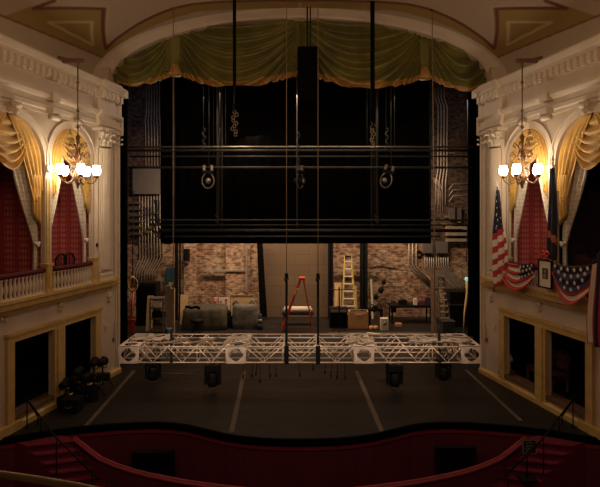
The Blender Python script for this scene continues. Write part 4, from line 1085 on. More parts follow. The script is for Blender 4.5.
# sign on its stand
zb = -.54; D = (EYE-zb)*520/(480-215); o = at(527, 480, D)
t = thing('notice_stand', 'black notice on a post standing on the right stairs', 'sign', o)
m = MB(); m.cbox((o.x, o.y, zb+.02), (.26,.22,.035), rot=(0,0,.2)); m.build('base', M['black'], t)
m = MB(); m.tube([(o.x,o.y,zb+.03),(o.x,o.y,zb+.50)], .014, 8); m.build('post', M['black'], t)
cz = at(529, 446, D).z; m = MB(); m.cbox((o.x+.03, o.y-.02, cz), (.235,.02,.245)); pl = m.build('panel', M['black'], t)
m = MB()
for sx in (-1,1): m.cbox((o.x+.03+sx*.112, o.y-.033, cz), (.011,.006,.235)); 
for sz in (-1,1): m.cbox((o.x+.03, o.y-.033, cz+sz*.115), (.225,.006,.008))
M['signpale'] = mat('faded_white_print', (.42,.38,.33), .7)
m.build('border', M['signpale'], t)
def txt(body, size, loc, mt, parent, rz=0, name='lettering'):
    cu = bpy.data.curves.new(name, 'FONT'); cu.body = body; cu.size = size; cu.align_x = 'CENTER'; cu.align_y = 'CENTER'; cu.extrude = .002
    ob = bpy.data.objects.new(name, cu); COL.objects.link(ob); ob.data.materials.append(mt); ob.rotation_euler = (PI/2, 0, rz)
    ob.location = Vector(loc)-(ORG[parent.name] if parent else Vector((0,0,0)))
    if parent: ob.parent = parent
    return ob
# the print is too blurred to read: short worn strokes, three lines of them
m = MB(); rnd = random.Random(3)
for j, (z0, n) in enumerate(((.07, 5), (.015, 5), (-.03, 6), (-.075, 5))):
    for k in range(n):
        x = o.x+.03+(k-(n-1)/2)*.030; z = cz+z0
        m.cbox((x, o.y-.033, z), (.007,.005,.034)); m.cbox((x+.007, o.y-.033, z+rnd.choice((-.013,0,.013))), (.014,.005,.006))
m.build('print', M['signpale'], t)
# balcony rail nearest the camera
m = MB(); pts = [at(-12, 473, 3.0), at(2, 474.5, 3.0), at(40, 480, 2.94), at(78, 486.5, 2.86), at(120, 496, 2.75), at(180,512,2.6)]
m.tube(pts, .020, 12)
tag(m.build('balcony_rail', M['gold']), 'gold curved balcony rail crossing the bottom left corner', 'railing')
# black panels imitating the dark of the openings in the stage front
for i, (x0, y0_, x1, y1_, lb) in enumerate(((133,454,172,476,'left'), (438,449,475,473,'right'))):
    D = 9.92 if i == 0 else 9.94; a, b = at(x0, y0_, D), at(x1, y1_, D); m = MB(); m.box((a.x, D, b.z-.1), (b.x, D+.10, a.z))
    t = tag(m.build('opening_panel', M['dark']), 'black panel imitating the dark of an opening in the red stage front, %s' % lb, 'opening_panel', 'dark opening panels in the stage front')
    m = MB(); w_ = .03
    m.box((a.x-w_, D-.012, a.z), (b.x+w_, D+.1, a.z+w_)); m.box((a.x-w_, D-.012, b.z-.1), (a.x, D+.1, a.z)); m.box((b.x, D-.012, b.z-.1), (b.x+w_, D+.1, a.z)); m.build('frame', M['black'], t)

# ================================================================== EQUIPMENT AT THE LEFT WALL OF THE APRON
def light_stand(x, y, h, label, kind=0, z0=0):
    t = thing('lighting_stand', label, 'stand', (x, y, z0), 'dark stands beside the lower left openings')
    m = MB(); m.tube([(x,y,z0+.08),(x,y,z0+h)], .018, 6); m.build('pole', M['black'], t)
    for k in range(3):
        a = k*2.1+.4; m = MB(); m.tube([(x,y,z0+.32),(x+.25*math.cos(a), y+.25*math.sin(a), z0+.012)], .012, 5); m.build('leg', M['black'], t)
    m = MB(); m.lathe([(.03,-.12),(.075,-.12),(.09,.02),(.08,.12),(.11,.14),(.02,.14)], (x, y-.05, z0+h), 12, ax='y'); hd = m.build('lamp_head', M['black'], t)
    m = MB(); m.tube([(x-.1,y-.03,z0+h),(x-.1,y-.03,z0+h-.13),(x+.1,y-.03,z0+h-.13),(x+.1,y-.03,z0+h)], .009, 5); m.build('yoke', M['black'], hd)
    if kind: m = MB(); m.cbox((x, y, z0+h-.35), (.3,.16,.16)); m.ball((x+.05,y-.1,z0+h-.35), .07, 8, 6); m.build('lamp_body', M['black'], t)
for px, py, h, kd, lb in ((101, 388, .62, 1, 'tall dark lamp on a stand, the one nearest the proscenium'), (92, 397, .78, 1, 'dark lamp stand second from the proscenium'), (84, 402, .55, 0, 'short dark lamp stand in the middle of the cluster'), (76, 404, .70, 1, 'dark lamp stand before the second lower left opening'), (68, 405, .60, 0, 'dark lamp stand beside the gold post'), (58, 407, .50, 1, 'low dark lamp stand furthest from the proscenium')):
    p = fl(px, py); light_stand(p.x+(.16 if px < 70 else .04), p.y, h, lb, kd)
for px, py, s_, lb in ((72, 411, .32, 'low black flight case on the apron, left end of the cluster'), (88, 400, .30, 'low black flight case on the apron, middle of the cluster')):
    p = fl(px, py); m = MB(); m.cbox((p.x, p.y, .14), (s_+.05, s_, .24)); t = tag(m.build('flight_case', M['black']), lb, 'case', 'flight cases in the left cluster')
    m = MB(); m.cbox((p.x, p.y, .27), (s_+.06, s_+.01, .02)); m.build('lid', M['steel' if px == 99 else 'black'], t)
    m = MB(); m.tube([(p.x-.06,p.y-s_/2-.005,.16),(p.x-.05,p.y-s_/2-.03,.13),(p.x+.05,p.y-s_/2-.03,.13),(p.x+.06,p.y-s_/2-.005,.16)], .008, 5); m.build('handle', M['steel'], t)
a, b = at(77, 376, 11.4), at(85, 373, 11.6); m = MB(); m.beam(a, b, .035, .035); m.tube([((a.x+b.x)/2,(a.y+b.y)/2,a.z),((a.x+b.x)/2,(a.y+b.y)/2,0)], .012, 5)
tag(m.build('stand_with_bar', M['steel']), 'thin stand topped by a pale horizontal bar in front of the dark opening', 'stand')

# ================================================================== BACKSTAGE
def conduits(name, label, lines, D, r, mt='conduit', extra=None, cat='conduit'):
    p0 = at(lines[0][0][0], lines[0][-1][1], D)
    t = thing(name, label, cat, p0)
    for ln in lines:
        m = MB(); m.tube([at(x, y, D) for x, y in ln], r, 7); m.build('pipe', M[mt], t)
    return t
conduits('conduit_bank', 'vertical conduits with an offset bend, high on the left back wall', [[(146.5+i*2.6, 62),(146.5+i*2.6, 113),(143.5+i*3.0+1.5, 120),(145.5+i*3, 127),(146+i*2.9, 170)] for i in range(6)], 20.92, .018)
t = thing('cable_trough', 'grey steel cable trough on the left back wall above the conduits', 'electrical box', at(148, 194, 20.85))
a, b = at(133, 194, 20.8), at(160, 168, 20.8); m = MB(); m.box((a.x, 20.75, a.z), (b.x, 20.97, b.z)); m.build('body', M['trough'], t)
m = MB(); m.box((a.x-.03, 20.72, b.z-.02), (b.x+.03, 20.95, b.z+.02)); m.build('lid', M['steel'], t)
conduits('conduit_bank', 'nine conduits dropping from the grey trough and bending left', [[(139.5+i*2.9, 194),(139.5+i*2.9, 240),(140+i*2.9, 258),(134+i*2.6, 272),(133.5+i*2.6, 284)] for i in range(9)], 20.93, .025)
t = thing('conduit_rack', 'short horizontal strut rack clamping the left conduits', 'rack', at(140, 236, 20.8))
for k in range(6):
    m = MB(); a, b = at(132, 203+k*6.2, 20.90), at(142, 203+k*6.2, 20.90); m.beam(a, b, .14, .06); m.build('strut', M['steel'], t)
m = MB()
for px, py in ((140, 227), (148, 232), (152, 228), (155, 213)): a = at(px, py, 20.87); m.cbox(a, (.24,.08,.07))
tag(m.build('yellow_clamps', M['dullyellow']), 'yellow taped clamps on the left conduits', 'clamp')
m = MB()
rnd = random.Random(11)
for k in range(7):
    x = 150+k*2.2; m.tube([at(x, 200, 20.5), at(x+rnd.uniform(-3,4), 222, 20.4), at(x+6, 236, 20.4), at(171, 243, 20.4)], .03, 5)
tag(m.build('cable_loom', M['black']), 'black cable loom sagging behind the drop, upper left', 'cable')
# rough dark strip of bare brick
conduits('conduit_bank', 'four tall conduits high on the right back wall', [[(435+i*3, 88),(435+i*3, 98),(438+i*3, 106),(438+i*3, 170),(436+i*3.2, 182),(436+i*3.2, 205)] for i in range(4)], 20.93, .028)
conduits('conduit_bank', 'thin curved conduits branching right on the upper right wall', [[(433+i*1.5, 178),(436+i*2, 184),(438+i*2.4, 192),(438+i*2.4, 212)] for i in range(3)]+[[(449, 190+i*6),(453, 184+i*6),(468, 184+i*6)] for i in range(3)], 20.94, .022)
t = thing('junction_panel', 'pale grey junction panel between upper right conduits', 'electrical box', at(454, 220, 20.7))
a, b = at(449.5, 220, 20.8), at(461.5, 208, 20.8); m = MB(); m.box((a.x, 20.8, a.z), (b.x, 20.97, b.z)); m.build('body', M['steel'], t)
m = MB(); m.box((a.x+.22, 20.78, a.z-.1), (a.x+.28, 20.8, b.z+.02)); m.build('latch', M['black'], t)
m = MB()
for px, py in ((444, 224), (449, 226), (447, 217), (458, 222), (443, 160), (452, 153), (470, 151), (468, 159)): a = at(px, py, 20.88); m.cbox(a, (.22,.06,.04))
tag(m.build('yellow_clamps', M['dullyellow']), 'yellow tagged clamps on the right conduits', 'clamp')
m = MB(); 
for py in (228, 234, 240): m.beam(at(446, py, 20.86), at(472, py, 20.86), .16, .12)
tag(m.build('wall_strut', M['conduit']), 'grey horizontal wall struts right of the black drop', 'strut')
for i, (x0, x1, lb) in enumerate(((424, 434, 'left'), (437, 449, 'right'))):
    a, b = at(x0, 254, 20.7), at(x1, 242, 20.7); m = MB(); m.box((a.x, 20.8, a.z), (b.x, 21.0, b.z)); t = tag(m.build('conduit_box', M['trough']), '%s grey pull box feeding the slanting conduits' % lb, 'electrical box', 'pull boxes on the right back wall')
    m = MB(); m.box((a.x+.03, 20.78, a.z+.03), (b.x-.03, 20.8, b.z-.03)); m.build('cover', M['trough'], t)
conduits('conduit_bank', 'five slanting conduits below the left pull box', [[(425+i*2.2, 254),(425+i*2.2, 268),(428+i*2.3, 272),(443+i*3, 288),(446+i*3, 289)] for i in range(5)], 20.93, .026)
conduits('conduit_bank', 'six slanting conduits below the right pull box', [[(436.5+i*2.3, 254),(436.5+i*2.3, 266),(440+i*2.4, 272),(455+i*2.6, 287),(456+i*2.6, 290)] for i in range(6)], 20.93, .026)
conduits('conduit_bank', 'three conduits dropping then slanting right over the bare brick', [[(409+i*3.6, 240),(409+i*3.6, 264+i*1.2),(412+i*3.4, 269),(430+i*1.2, 287-i*1.5)] for i in range(3)], 20.95, .030)
# hoop of rope, round object
m = MB(); c = at(419, 254, 20.965); m.tube([(c.x+.10*math.cos(k*PI/6), c.y, c.z+.12*math.sin(k*PI/6)) for k in range(13)], .035, 6); tag(m.build('cable_coil', M['black']), 'black cable coil hanging beside the conduits', 'cable')
c = at(393.5, 307, 20.5); m = MB(); m.lathe([(.02,-.22),(.11,-.2),(.12,.16),(.09,.22),(.02,.22)], c, 12); m.tube([c+Vector((-.06,.05,.2)), c+Vector((0,.1,.42)), c+Vector((.06,.05,.2))], .012, 5)
tag(m.build('hanging_speaker', M['black']), 'small black bag-like speaker hanging on the bare brick', 'speaker')
c = at(403.5, 308, 20.5)
# bent wire on the brick
m = MB(); m.tube([at(x, y, 20.9) for x, y in ((367,268),(372,265),(378,263),(385,264),(392,265),(398,266))], .022, 5); tag(m.build('wall_pipe', M['rope']), 'thin bent pale pipe running across the brick right of the ladder', 'pipe')
for (x0, x1, y, lb) in ((332, 360, 270.5, 'behind the yellow ladder'), (366, 380, 271, 'right of the second column'), (203, 245, 270.5, 'across the left brick')):
    m = MB(); m.beam(at(x0, y, 20.80), at(x1, y, 20.80), .09, .07); m.beam(at(x0+2, y, 20.80), at(x0+2, y, 21.0), .06, .06); m.beam(at(x1-3, y, 20.80), at(x1-3, y, 21.0), .06, .06); tag(m.build('steel_strut', M['conduit']), 'flat grey steel strut %s' % lb, 'strut', 'steel struts on the back wall')
m = MB(); m.beam(at(246.5, 243, 20.75), at(246.5, 292, 20.75), .07, .07); tag(m.build('steel_strut', M['conduit']), 'vertical grey steel strut on the plastered pier', 'strut')
# things hung on the brick, px 380-395
for px, py, s_, lb in ((384, 282, .09, 'upper'), (381, 290, .11, 'middle'), (376, 297, .10, 'lower')):
    c = at(px, py, 20.7); m = MB(); m.ball(c, s_, 10, 7, sc=(1,.7,1.2)); m.tube([c, c+Vector((.12,.05,.22))], .018, 5); m.lathe([(s_*.6,-.12),(s_*.9,-.10),(s_*.9,-.02)], c, 10, ax='y')
    tag(m.build('wall_hung_lamp', M['black']), 'small dark lamp clamped to the brick wall, %s of three' % lb, 'lamp', 'lamps clamped to the brick')
c0, c1 = at(371, 279, 20.93), at(372.5, 319, 20.55); m = MB(); m.beam(c0, c1, .07, .04); tag(m.build('leaning_batten', M['matcream']), 'slim pale batten leaning on the brick right of the second column', 'plank')
# door side
p = [at(256.5, 236, 20.4), at(262, 236, 20.4), at(267, 317, 20.3), at(260, 317, 20.3)]
m = MB(); m.add([v for v in p]+[v+Vector((0,.12,0)) for v in p], [(0,1,2,3),(4,5,6,7),(0,1,5,4),(1,2,6,5),(2,3,7,6),(3,0,4,7)]); tag(m.build('black_flat', M['blackcloth']), 'tall narrow black cloth flat at the left of the big beige doorway', 'curtain')
# ladders
def ladder(name, label, D, lx0, rx0, ytop, lx1, rx1, ybot, n, mt, rung, lean=0.0, rail=.05, back=None, first=0):
    t = thing(name, label, 'ladder', at((lx1+rx1)/2, ybot, D))
    def P(f, v): 
        px = lerp(lx0, lx1, v) if f == 0 else lerp(rx0, rx1, v); q = at(px, lerp(ytop, ybot, v), D); q.y += lean*(1-v); return q
    for f in (0, 1): m = MB(); m.beam(P(f, 0), P(f, 1), rail, .07); m.build('side_rail', M[mt], t)
    for k in range(first, n):
        v = (k+.7)/n; m = MB(); m.beam(P(0, v), P(1, v), .09, .035); m.build('rung', M[rung], t)
    if back:
        for f in (0, 1):
            a = P(f, 0)+Vector((0, .03, 0)); b = P(f, 1)+Vector((0, back, 0)); m = MB(); m.beam(a, b, rail*.7, .04); m.build('back_leg', M[mt], t)
    m = MB(); m.beam(P(0, -.0), P(1, -.0), .14, .06); m.build('top_cap', M['black' if mt == 'yellow' else mt], t)
    return t
ladder('step_ladder', 'tall yellow step ladder standing against the brick back wall', 20.0, 345.5, 351.5, 257, 342.5, 356, 316, 8, 'yellow', 'fwhite', .25, .042, .5)
ladder('step_ladder', 'worn grey step ladder below the slanting conduits at right', 18.6, 438.5, 444.5, 278, 440, 449.5, 320, 7, 'steel', 'fwhite', .15, .04, .4)
# red A frame ladder seen side on
t = thing('a_frame_ladder', 'red A-frame ladder standing open before the beige doorway', 'ladder', at(297, 332, 18.2)); D = 18.2
tp = at(302, 279, D)
for k, (px, yo, lb) in enumerate(((281.5, -.0, 1), (281.5, .5, 1))):
    m = MB(); a = tp+Vector((-.05, .08+.36*k, 0)); b = at(px, 332, D); b.y += yo; b.z = .02; m.beam(a, b, .09, .075); m.build('side_rail', M['redlad'], t)
for k in range(2):
    m = MB(); a = tp+Vector((.05, .08+.36*k, 0)); b = at(313, 332, D); b.y += .5*k; b.z = .02; m.beam(a, b, .05, .04); m.build('back_leg', M['redlad'], t)
for k in range(6):
    v = (k+.8)/6.4; a = tp+Vector((-.05,.08,0)); b = at(281.5,332,D); b.z = .02; q = a.lerp(b, v); q2 = q.copy(); q2.y = lerp(tp.y+.44, D+.5, v); m = MB(); m.beam(q, q2, .08, .03); m.build('step', M['redlad'], t)
m = MB(); m.cbox(tp+Vector((0,.25,0)), (.20,.5,.07)); m.build('top_cap', M['redlad'], t)
m = MB(); q = tp.lerp(at(281.5,332,D), .24); m.cbox(q+Vector((-.02,-.0,0)), (.085,.10,.22), rot=(0,.38,0)); m.build('warning_sticker', M['yellow'], t)
# white roll on a dark bench
m = MB(); a, b = at(284.5, 309.5, 19.4), at(311, 309.5, 19.4); m.tube([a, b], .12, 14); m.tube([a-Vector((.05,0,0)), b+Vector((.05,0,0))], .04, 8)
tag(m.build('fabric_roll', M['fwhite']), 'white roll lying behind the red ladder', 'roll')
m = MB(); y = 19.4; z = a.z-.12
m.box((a.x-.1, y-.2, z-.05), (b.x+.1, y+.2, z-.005))
for x in (a.x, b.x):
    for yy in (-.15, .15): m.box((x-.03, y+yy-.03, 0), (x+.03, y+yy+.03, z-.04))
tag(m.build('low_trestle', M['black']), 'low black trestle under the white roll', 'table')

# left clutter
t = thing('shovel', 'red shovel standing upright at the far left backstage', 'shovel', at(132, 325, 18.2))
m = MB(); m.tube([at(133.5, 292, 18.2), at(131, 319, 18.1)], .035, 7); m.build('handle', M['redlad'], t)
m = MB(); q = at(131.5, 320, 18.1); m.cbox(q, (.28,.12,.07)); m.box((q.x-.10, q.y-.02, .0), (q.x+.10, q.y+.02, q.z)); m.build('blade', M['redlad'], t)
t = thing('rope_coil', 'coiled greenish yellow rope hanging at the far left backstage', 'rope', at(132, 292, 19))
for k in range(5):
    c = at(132.3+k*.35, 284, 19); m = MB(); m.tube([(c.x+(.13+.01*k)*math.cos(j*PI/8), c.y-.02*k, c.z+(.30-.015*k)*math.sin(j*PI/8)) for j in range(17)], .020, 5); m.build('loop', M['gtrim'], t)
m = MB(); c = at(132.5, 292, 19.0); m.tube([c+Vector((0,0,.3)), (c.x, 19.1, 5)], .02, 5); m.build('hanging_line', M['black'], t)
m = MB(); m.lathe([(.02,0),(.09,.0),(.10,.02),(.02,.03)], at(126, 301, 18.5), 12); c = at(126, 301, 18.5); m.tube([c, (c.x, c.y, 0)], .02, 5)
tag(m.build('ashtray_stand', M['steel']), 'slim stand with a pale disc top, leftmost backstage', 'stand')
# dark equipment cabinet with ribs
t = thing('dimmer_rack', 'tall black equipment rack below the left conduits', 'rack', at(147, 326, 19.2))
a, b = at(136, 326, 19.2), at(156, 283, 19.2); m = MB(); m.box((a.x, 19.2, 0), (b.x, 19.8, b.z)); m.build('body', M['black'], t)
for k in range(6): m = MB(); z = .2+k*.22; m.box((a.x+.05, 19.17, z), (b.x-.05, 19.2, z+.17)); m.build('rack_panel', M['blackcloth'], t)
t = thing('utility_cart', 'grey metal cart with shelves and papers, left backstage', 'cart', at(158, 332, 18.0))
a, b = at(151, 331, 18), at(165, 299, 18)
for z in (.12, .52, .88, b.z): m = MB(); m.box((a.x, 17.8, z), (b.x, 18.25, z+.05)); m.build('shelf', M['steel'], t)
for x in (a.x, b.x-.04):
    for y in (17.8, 18.21): m = MB(); m.box((x, y, .05), (x+.04, y+.04, b.z+.05)); m.build('leg', M['steel'], t)
m = MB(); m.box((a.x+.1, 17.9, b.z-.30), (b.x-.1, 17.93, b.z-.04)); m.build('paper_tray', M['fwhite'], t)
m = MB(); m.tube([at(150,305,17.9), at(148.5,318,17.8), at(149,330,17.75)], .02, 6); m.build('handle', M['fwhite'], t)
for i, (x, w_, h, z, lb) in enumerate(((-4.95, .28, .18, .57, 'middle shelf of the cart, left'), (-4.75, .16, .16, .57, 'middle shelf of the cart, right'), (-4.87, .34, .15, .17, 'bottom shelf of the cart'))):
    m = MB(); m.box((x-w_/2, 17.88, z+.001), (x+w_/2, 18.15, z+h)); m.box((x-w_/2-.01, 17.87, z+h-.03), (x+w_/2+.01, 18.16, z+h)); tag(m.build('storage_box', M['black' if i != 2 else 'brownwood']), 'small dark box on the '+lb, 'box')
def plank(px0, py0, px1, py1, w_, D, label, mt='plank'):
    m = MB(); a, b = at(px0, py0, D+.15), at(px1, py1, D); d = (b-a); m.add([a+Vector((-w_/2,0,0)), a+Vector((w_/2,0,0)), b+Vector((w_/2,0,0)), b+Vector((-w_/2,0,0)), a+Vector((-w_/2,.04,0)), a+Vector((w_/2,.04,0)), b+Vector((w_/2,.04,0)), b+Vector((-w_/2,.04,0))],
        [(0,1,2,3),(4,5,6,7),(0,1,5,4),(1,2,6,5),(2,3,7,6),(3,0,4,7)]); return tag(m.build('plank', M[mt]), label, 'plank', 'loose boards leaning backstage')
plank(150.5, 296, 148.5, 332, .22, 18.4, 'bare pine board leaning between the black rack and the cart')
plank(184, 295, 183.5, 325, .26, 19.3, 'bare pine board standing left of the covered piano')
plank(338, 283, 337.5, 320, .26, 20.2, 'pale board leaning left of the yellow ladder')
plank(355, 286, 356, 318, .12, 20.5, 'narrow board right of the yellow ladder')
plank(247, 243.5, 247, 243.4, .01, 20.5, 'x') if False else None
# brown post & boards
m = MB(); a, b = at(165, 332, 18), at(174.5, 286, 18); m.box((a.x, 18, 0), (b.x-.13, 18.1, b.z)); m.box((b.x-.12, 17.95, 0), (b.x, 18.08, b.z-.08)); tag(m.build('timber_stack', M['bricksh']), 'upright weathered timbers right of the grey cart', 'timber')
t = thing('blue_panel_box', 'blue electrical cabinet on the brick above the timbers', 'electrical box', at(170, 287, 20.5))
a, b = at(166, 287, 20.5), at(175.5, 268, 20.5); m = MB(); m.box((a.x, 20.5, a.z), (b.x, 20.95, b.z)); m.build('body', M['blue'], t)
m = MB(); m.box((a.x+.03, 20.47, a.z+.03), (b.x-.03, 20.5, b.z-.03)); m.build('door', M['blue'], t); m = MB(); c = at(171, 283.5, 20.46); m.cbox(c, (.17,.02,.11)); m.build('warning_label', M['yellow'], t)
for i, (px, py, w_, h, lb) in enumerate(((186, 255, 5, 12, 'upper'), (186, 262, 3, 3, 'lower'))):
    a = at(px-w_/2, py+h/2, 20.6); b = at(px+w_/2, py-h/2, 20.6); m = MB(); m.box((a.x, 20.6, a.z), (b.x, 20.85, b.z)); m.box((a.x+.03,20.58,a.z+.03),(b.x-.03,20.6,b.z-.03)); tag(m.build('fuse_box', M['brownwood' if i else 'black']), '%s dark fuse box on the brick near the drop edge' % lb, 'electrical box')
for px in (176.5, 180): m = MB(); m.beam(at(px, 240, 20.3), at(px, 322, 20.3), .12 if px < 178 else .05, .1); tag(m.build('steel_post', M['black']), 'black upright post behind the timbers, %s' % ('thick one' if px < 178 else 'thin one'), 'post')
# covered grand piano / case
def soft(name, label, cat, x0, x1, y0, y1, z1, mt, seed=0, rnd_=.12, z0=0.0):
    m = MB(); n = 26; mm = 12
    cx, cy, hx, hy = (x0+x1)/2, (y0+y1)/2, (x1-x0)/2, (y1-y0)/2
    R = random.Random(seed); ph = [R.random()*6 for _ in range(6)]
    vs = []; fs = []
    rings = [(1.03,0),(1.02,.25),(1.0,.55),(.97,.82),(.92,.93),(.82,.985),(.5,1.0),(.0,1.0)]
    for ri, (sc_, zz) in enumerate(rings):
        for k in range(n*2):
            a = 2*PI*k/(n*2); c, s_ = math.cos(a), math.sin(a); e = (abs(c)**5+abs(s_)**5)**(-1/5)
            wv = 1+.03*math.sin(7*a+ph[0])*(1-zz)+.02*math.sin(15*a+ph[1])
            vs.append((cx+hx*sc_*c*e*wv, cy+hy*sc_*s_*e*wv, z0+(z1-z0)*zz*(1+rnd_*.5*math.sin(c*2.3+ph[2])*(.4 if ri > 3 else 1)*(zz))))
    for i in range(len(rings)-1):
        for k in range(n*2): fs.append((i*n*2+k, i*n*2+(k+1)%(n*2), (i+1)*n*2+(k+1)%(n*2), (i+1)*n*2+k))
    fs.append(tuple(range(n*2))[::-1])
    m.add(vs, fs, 0, True); return m.build(name, M[mt], None, closed=True), label, cat
a, b = at(181, 330, 18.5), at(226, 307, 18.5)
o, l_, c_ = soft('covered_piano', 'grand piano under a dark olive canvas cover', 'piano', a.x, b.x, 18.4, 19.6, b.z-.04, 'canvas', 2, .06, .02); tag(o, l_, c_)
m = MB()
for dz in (0,): m.tube([(lerp(a.x, b.x, .12+.03*k), 18.36-.01*k, b.z+.02+.02*math.sin(k)) for k in range(12)], .05, 6)
tag(m.build('folded_cloth', M['blackcloth']), 'dark folded cloth lying on the covered piano', 'cloth')
t = thing('piano_stool', 'round dark stool in front of the covered piano', 'stool', at(197, 331, 18.0))
c = at(197, 331, 18.0); m = MB(); m.lathe([(.02,.38),(.20,.38),(.22,.44),(.20,.50),(.02,.51)], (c.x, 18, 0), 16); m.build('seat', M['black'], t)
for k in range(4): m = MB(); aa = k*PI/2+.6; m.tube([(c.x,18,.38),(c.x+.2*math.cos(aa),18+.2*math.sin(aa),.012)], .016, 6); m.build('leg', M['black'], t)
# red and white sign board with a white leg
t = thing('sign_board', 'white board with red stripe leaning on the brick behind the piano', 'sign', at(222, 322, 19.9))
a, b = at(213.5, 308.5, 19.9), at(229.5, 297.5, 19.9)
m = MB(); m.box((a.x, 19.9, a.z), (b.x, 19.94, b.z)); m.build('panel', M['fwhite'], t)
m = MB(); m.box((a.x+.0, 19.89, a.z+.03), (a.x+.04, 19.9, b.z-.02)); m.add([(a.x,19.89,a.z+.18),(a.x+.12,19.89,b.z-.08),(a.x+.12,19.89,a.z+.1),(a.x,19.9,a.z+.18),(a.x+.12,19.9,b.z-.08),(a.x+.12,19.9,a.z+.1)], [(0,1,2),(3,4,5),(0,1,4,3),(1,2,5,4),(2,0,3,5)]); m.box((a.x+.16, 19.89, a.z), (a.x+.20, 19.9, b.z))
m.cbox((b.x-.13, 19.893, b.z-.10), (.08,.01,.08)); m.cbox((b.x-.13, 19.893, b.z-.22), (.05,.01,.07)); m.build('red_marks', M['fred'], t)
m = MB(); c = Vector(((a.x+b.x)/2-.02, 19.892, (a.z+b.z)/2+.02)); m.tube([c+Vector((.05*math.cos(k), 0, .07*math.sin(k)-.0)) for k in range(7)], .008, 4); m.cbox(c+Vector((0,0,-.14)), (.10,.008,.02)); m.build('grey_mark', M['steel'], t)
m = MB(); m.box((b.x-.10, 19.88, .0), (b.x, 19.93, a.z)); m.build('leg', M['fwhite'], t)
m = MB(); c = at(228, 321, 18.9); m.box((c.x-.14, 18.8, 0), (c.x+.14, 19.1, .42)); m.ball((c.x, 18.95, .52), .12, 10, 7); m.tube([(c.x-.1,18.8,.2),(c.x,18.75,.35),(c.x+.1,18.8,.2)], .02, 5); tag(m.build('fog_machine', M['black']), 'small black machine between the piano and the grey cover', 'machine')
# tan board and grey draped object
a, b = at(231, 325, 19.6), at(254, 295, 19.6); m = MB(); m.box((a.x, 19.6, 0), (b.x, 19.65, b.z)); t = tag(m.build('plywood_sheet', M['plank']), 'pale wooden panel standing behind the grey canvas bundle', 'panel')
m = MB(); m.box((a.x, 19.585, b.z-.04), (b.x, 19.6, b.z)); m.build('top_strip', M['brownwood'], t)
a, b = at(232, 330, 18.7), at(257, 303, 18.7); o, l_, c_ = soft('canvas_bundle', 'tall lumpy bundle under grey green canvas', 'bundle', a.x, b.x, 18.6, 19.3, b.z-.06, 'canvas2', 5, .16, .0); tag(o, l_, c_)
m = MB()
for sg, px in ((-1, 236), (1, 252)): c = at(px, 302, 18.9); m.tube([c+Vector((-.12,0,-.1)), c+Vector((0,0,.06)), c+Vector((.12,0,-.12))], .045, 6)
tag(m.build('canvas_ties', M['canvas2']), 'knotted corners on top of the grey canvas bundle', 'cloth')
m = MB(); c = at(260, 330, 18.6); m.lathe([(.10,.0),(.11,.2),(.06,.26),(.09,.4),(.05,.46),(.07,.55),(.02,.58)], (c.x, 18.6, 0), 12); t = tag(m.build('paint_can_stack', M['navy']), 'small stack of bottles and cans beside the canvas bundle', 'can')
m = MB(); m.lathe([(.085,.26),(.085,.38)], (c.x, 18.59, 0), 12); m.build('label_band', M['steel'], t)

# right clutter
t = thing('amplifier_rack', 'black amplifier cabinet under the boom stand', 'amplifier', at(338, 328, 18.9))
a, b = at(329.5, 328, 18.8), at(347.5, 308.5, 18.8); m = MB(); m.box((a.x, 18.8, 0.03), (b.x, 19.3, b.z)); m.build('body', M['black'], t)
m = MB(); m.box((a.x+.05, 18.78, .1), (b.x-.05, 18.8, b.z-.16)); m.build('grille', M['blackcloth'], t)
m = MB(); m.box((a.x+.04, 18.775, b.z-.13), (b.x-.04, 18.8, b.z-.04)); cpn = m.build('control_panel', M['steel'], t)
for k in range(2):
    m = MB(); m.tube([(a.x+.12+.3*k,19.0,b.z),(a.x+.12+.3*k,19.0,b.z+.04),(a.x+.27+.3*k,19.0,b.z+.04),(a.x+.27+.3*k,19.0,b.z)], .014, 5); m.build('handle', M['steel'], t)
t = thing('guitar_amplifier', 'tan guitar amplifier with orange grille beside the black cabinet', 'amplifier', at(358, 327, 18.6))
a, b = at(349, 327.5, 18.6), at(368.5, 311.5, 18.6); m = MB(); m.box((a.x, 18.6, .02), (b.x, 18.95, b.z)); m.build('cabinet', M['tan'], t)
m = MB(); m.box((a.x+.04, 18.585, .07), (b.x-.04, 18.6, b.z-.05)); m.build('grille', M['tan'], t)
m = MB(); m.box((a.x+.22, 18.575, b.z-.12), (b.x-.22, 18.586, b.z-.085)); m.build('name_plate', M['matcream'], t)
m = MB(); m.tube([(a.x+.2,18.78,b.z),(a.x+.22,18.78,b.z+.05),(b.x-.22,18.78,b.z+.05),(b.x-.2,18.78,b.z)], .016, 6); m.build('handle', M['black'], t)
m = MB(); m.box((a.x+.05,18.62,b.z), (b.x-.05,18.72,b.z+.03)); m.build('control_strip', M['black'], t)
t = thing('microphone_stand', 'black boom microphone stand in front of the amplifier cabinet', 'stand', at(339, 330, 18.3))
p0 = at(339.3, 330, 18.3); top_ = at(339.3, 287, 18.3); m = MB(); m.tube([(p0.x,18.3,.02),(p0.x,18.3,top_.z)], .028, 7); m.build('pole', M['black'], t)
m = MB(); m.tube([at(328, 289.5, 18.3), at(355, 290, 18.3)], .015, 6); m.build('boom', M['black'], t)
for k in range(3): m = MB(); aa = k*2.09+.5; m.tube([(p0.x,18.3,.14),(p0.x+.3*math.cos(aa),18.3+.3*math.sin(aa),.01)], .014, 5); m.build('leg', M['black'], t)
t = thing('drum_stool', 'black stool holding small gear right of the tan amplifier', 'stool', at(376, 326, 18.9))
c = at(375.5, 326, 18.9); m = MB(); m.box((c.x-.26,18.75,.62),(c.x+.26,19.15,.70)); m.build('seat', M['black'], t)
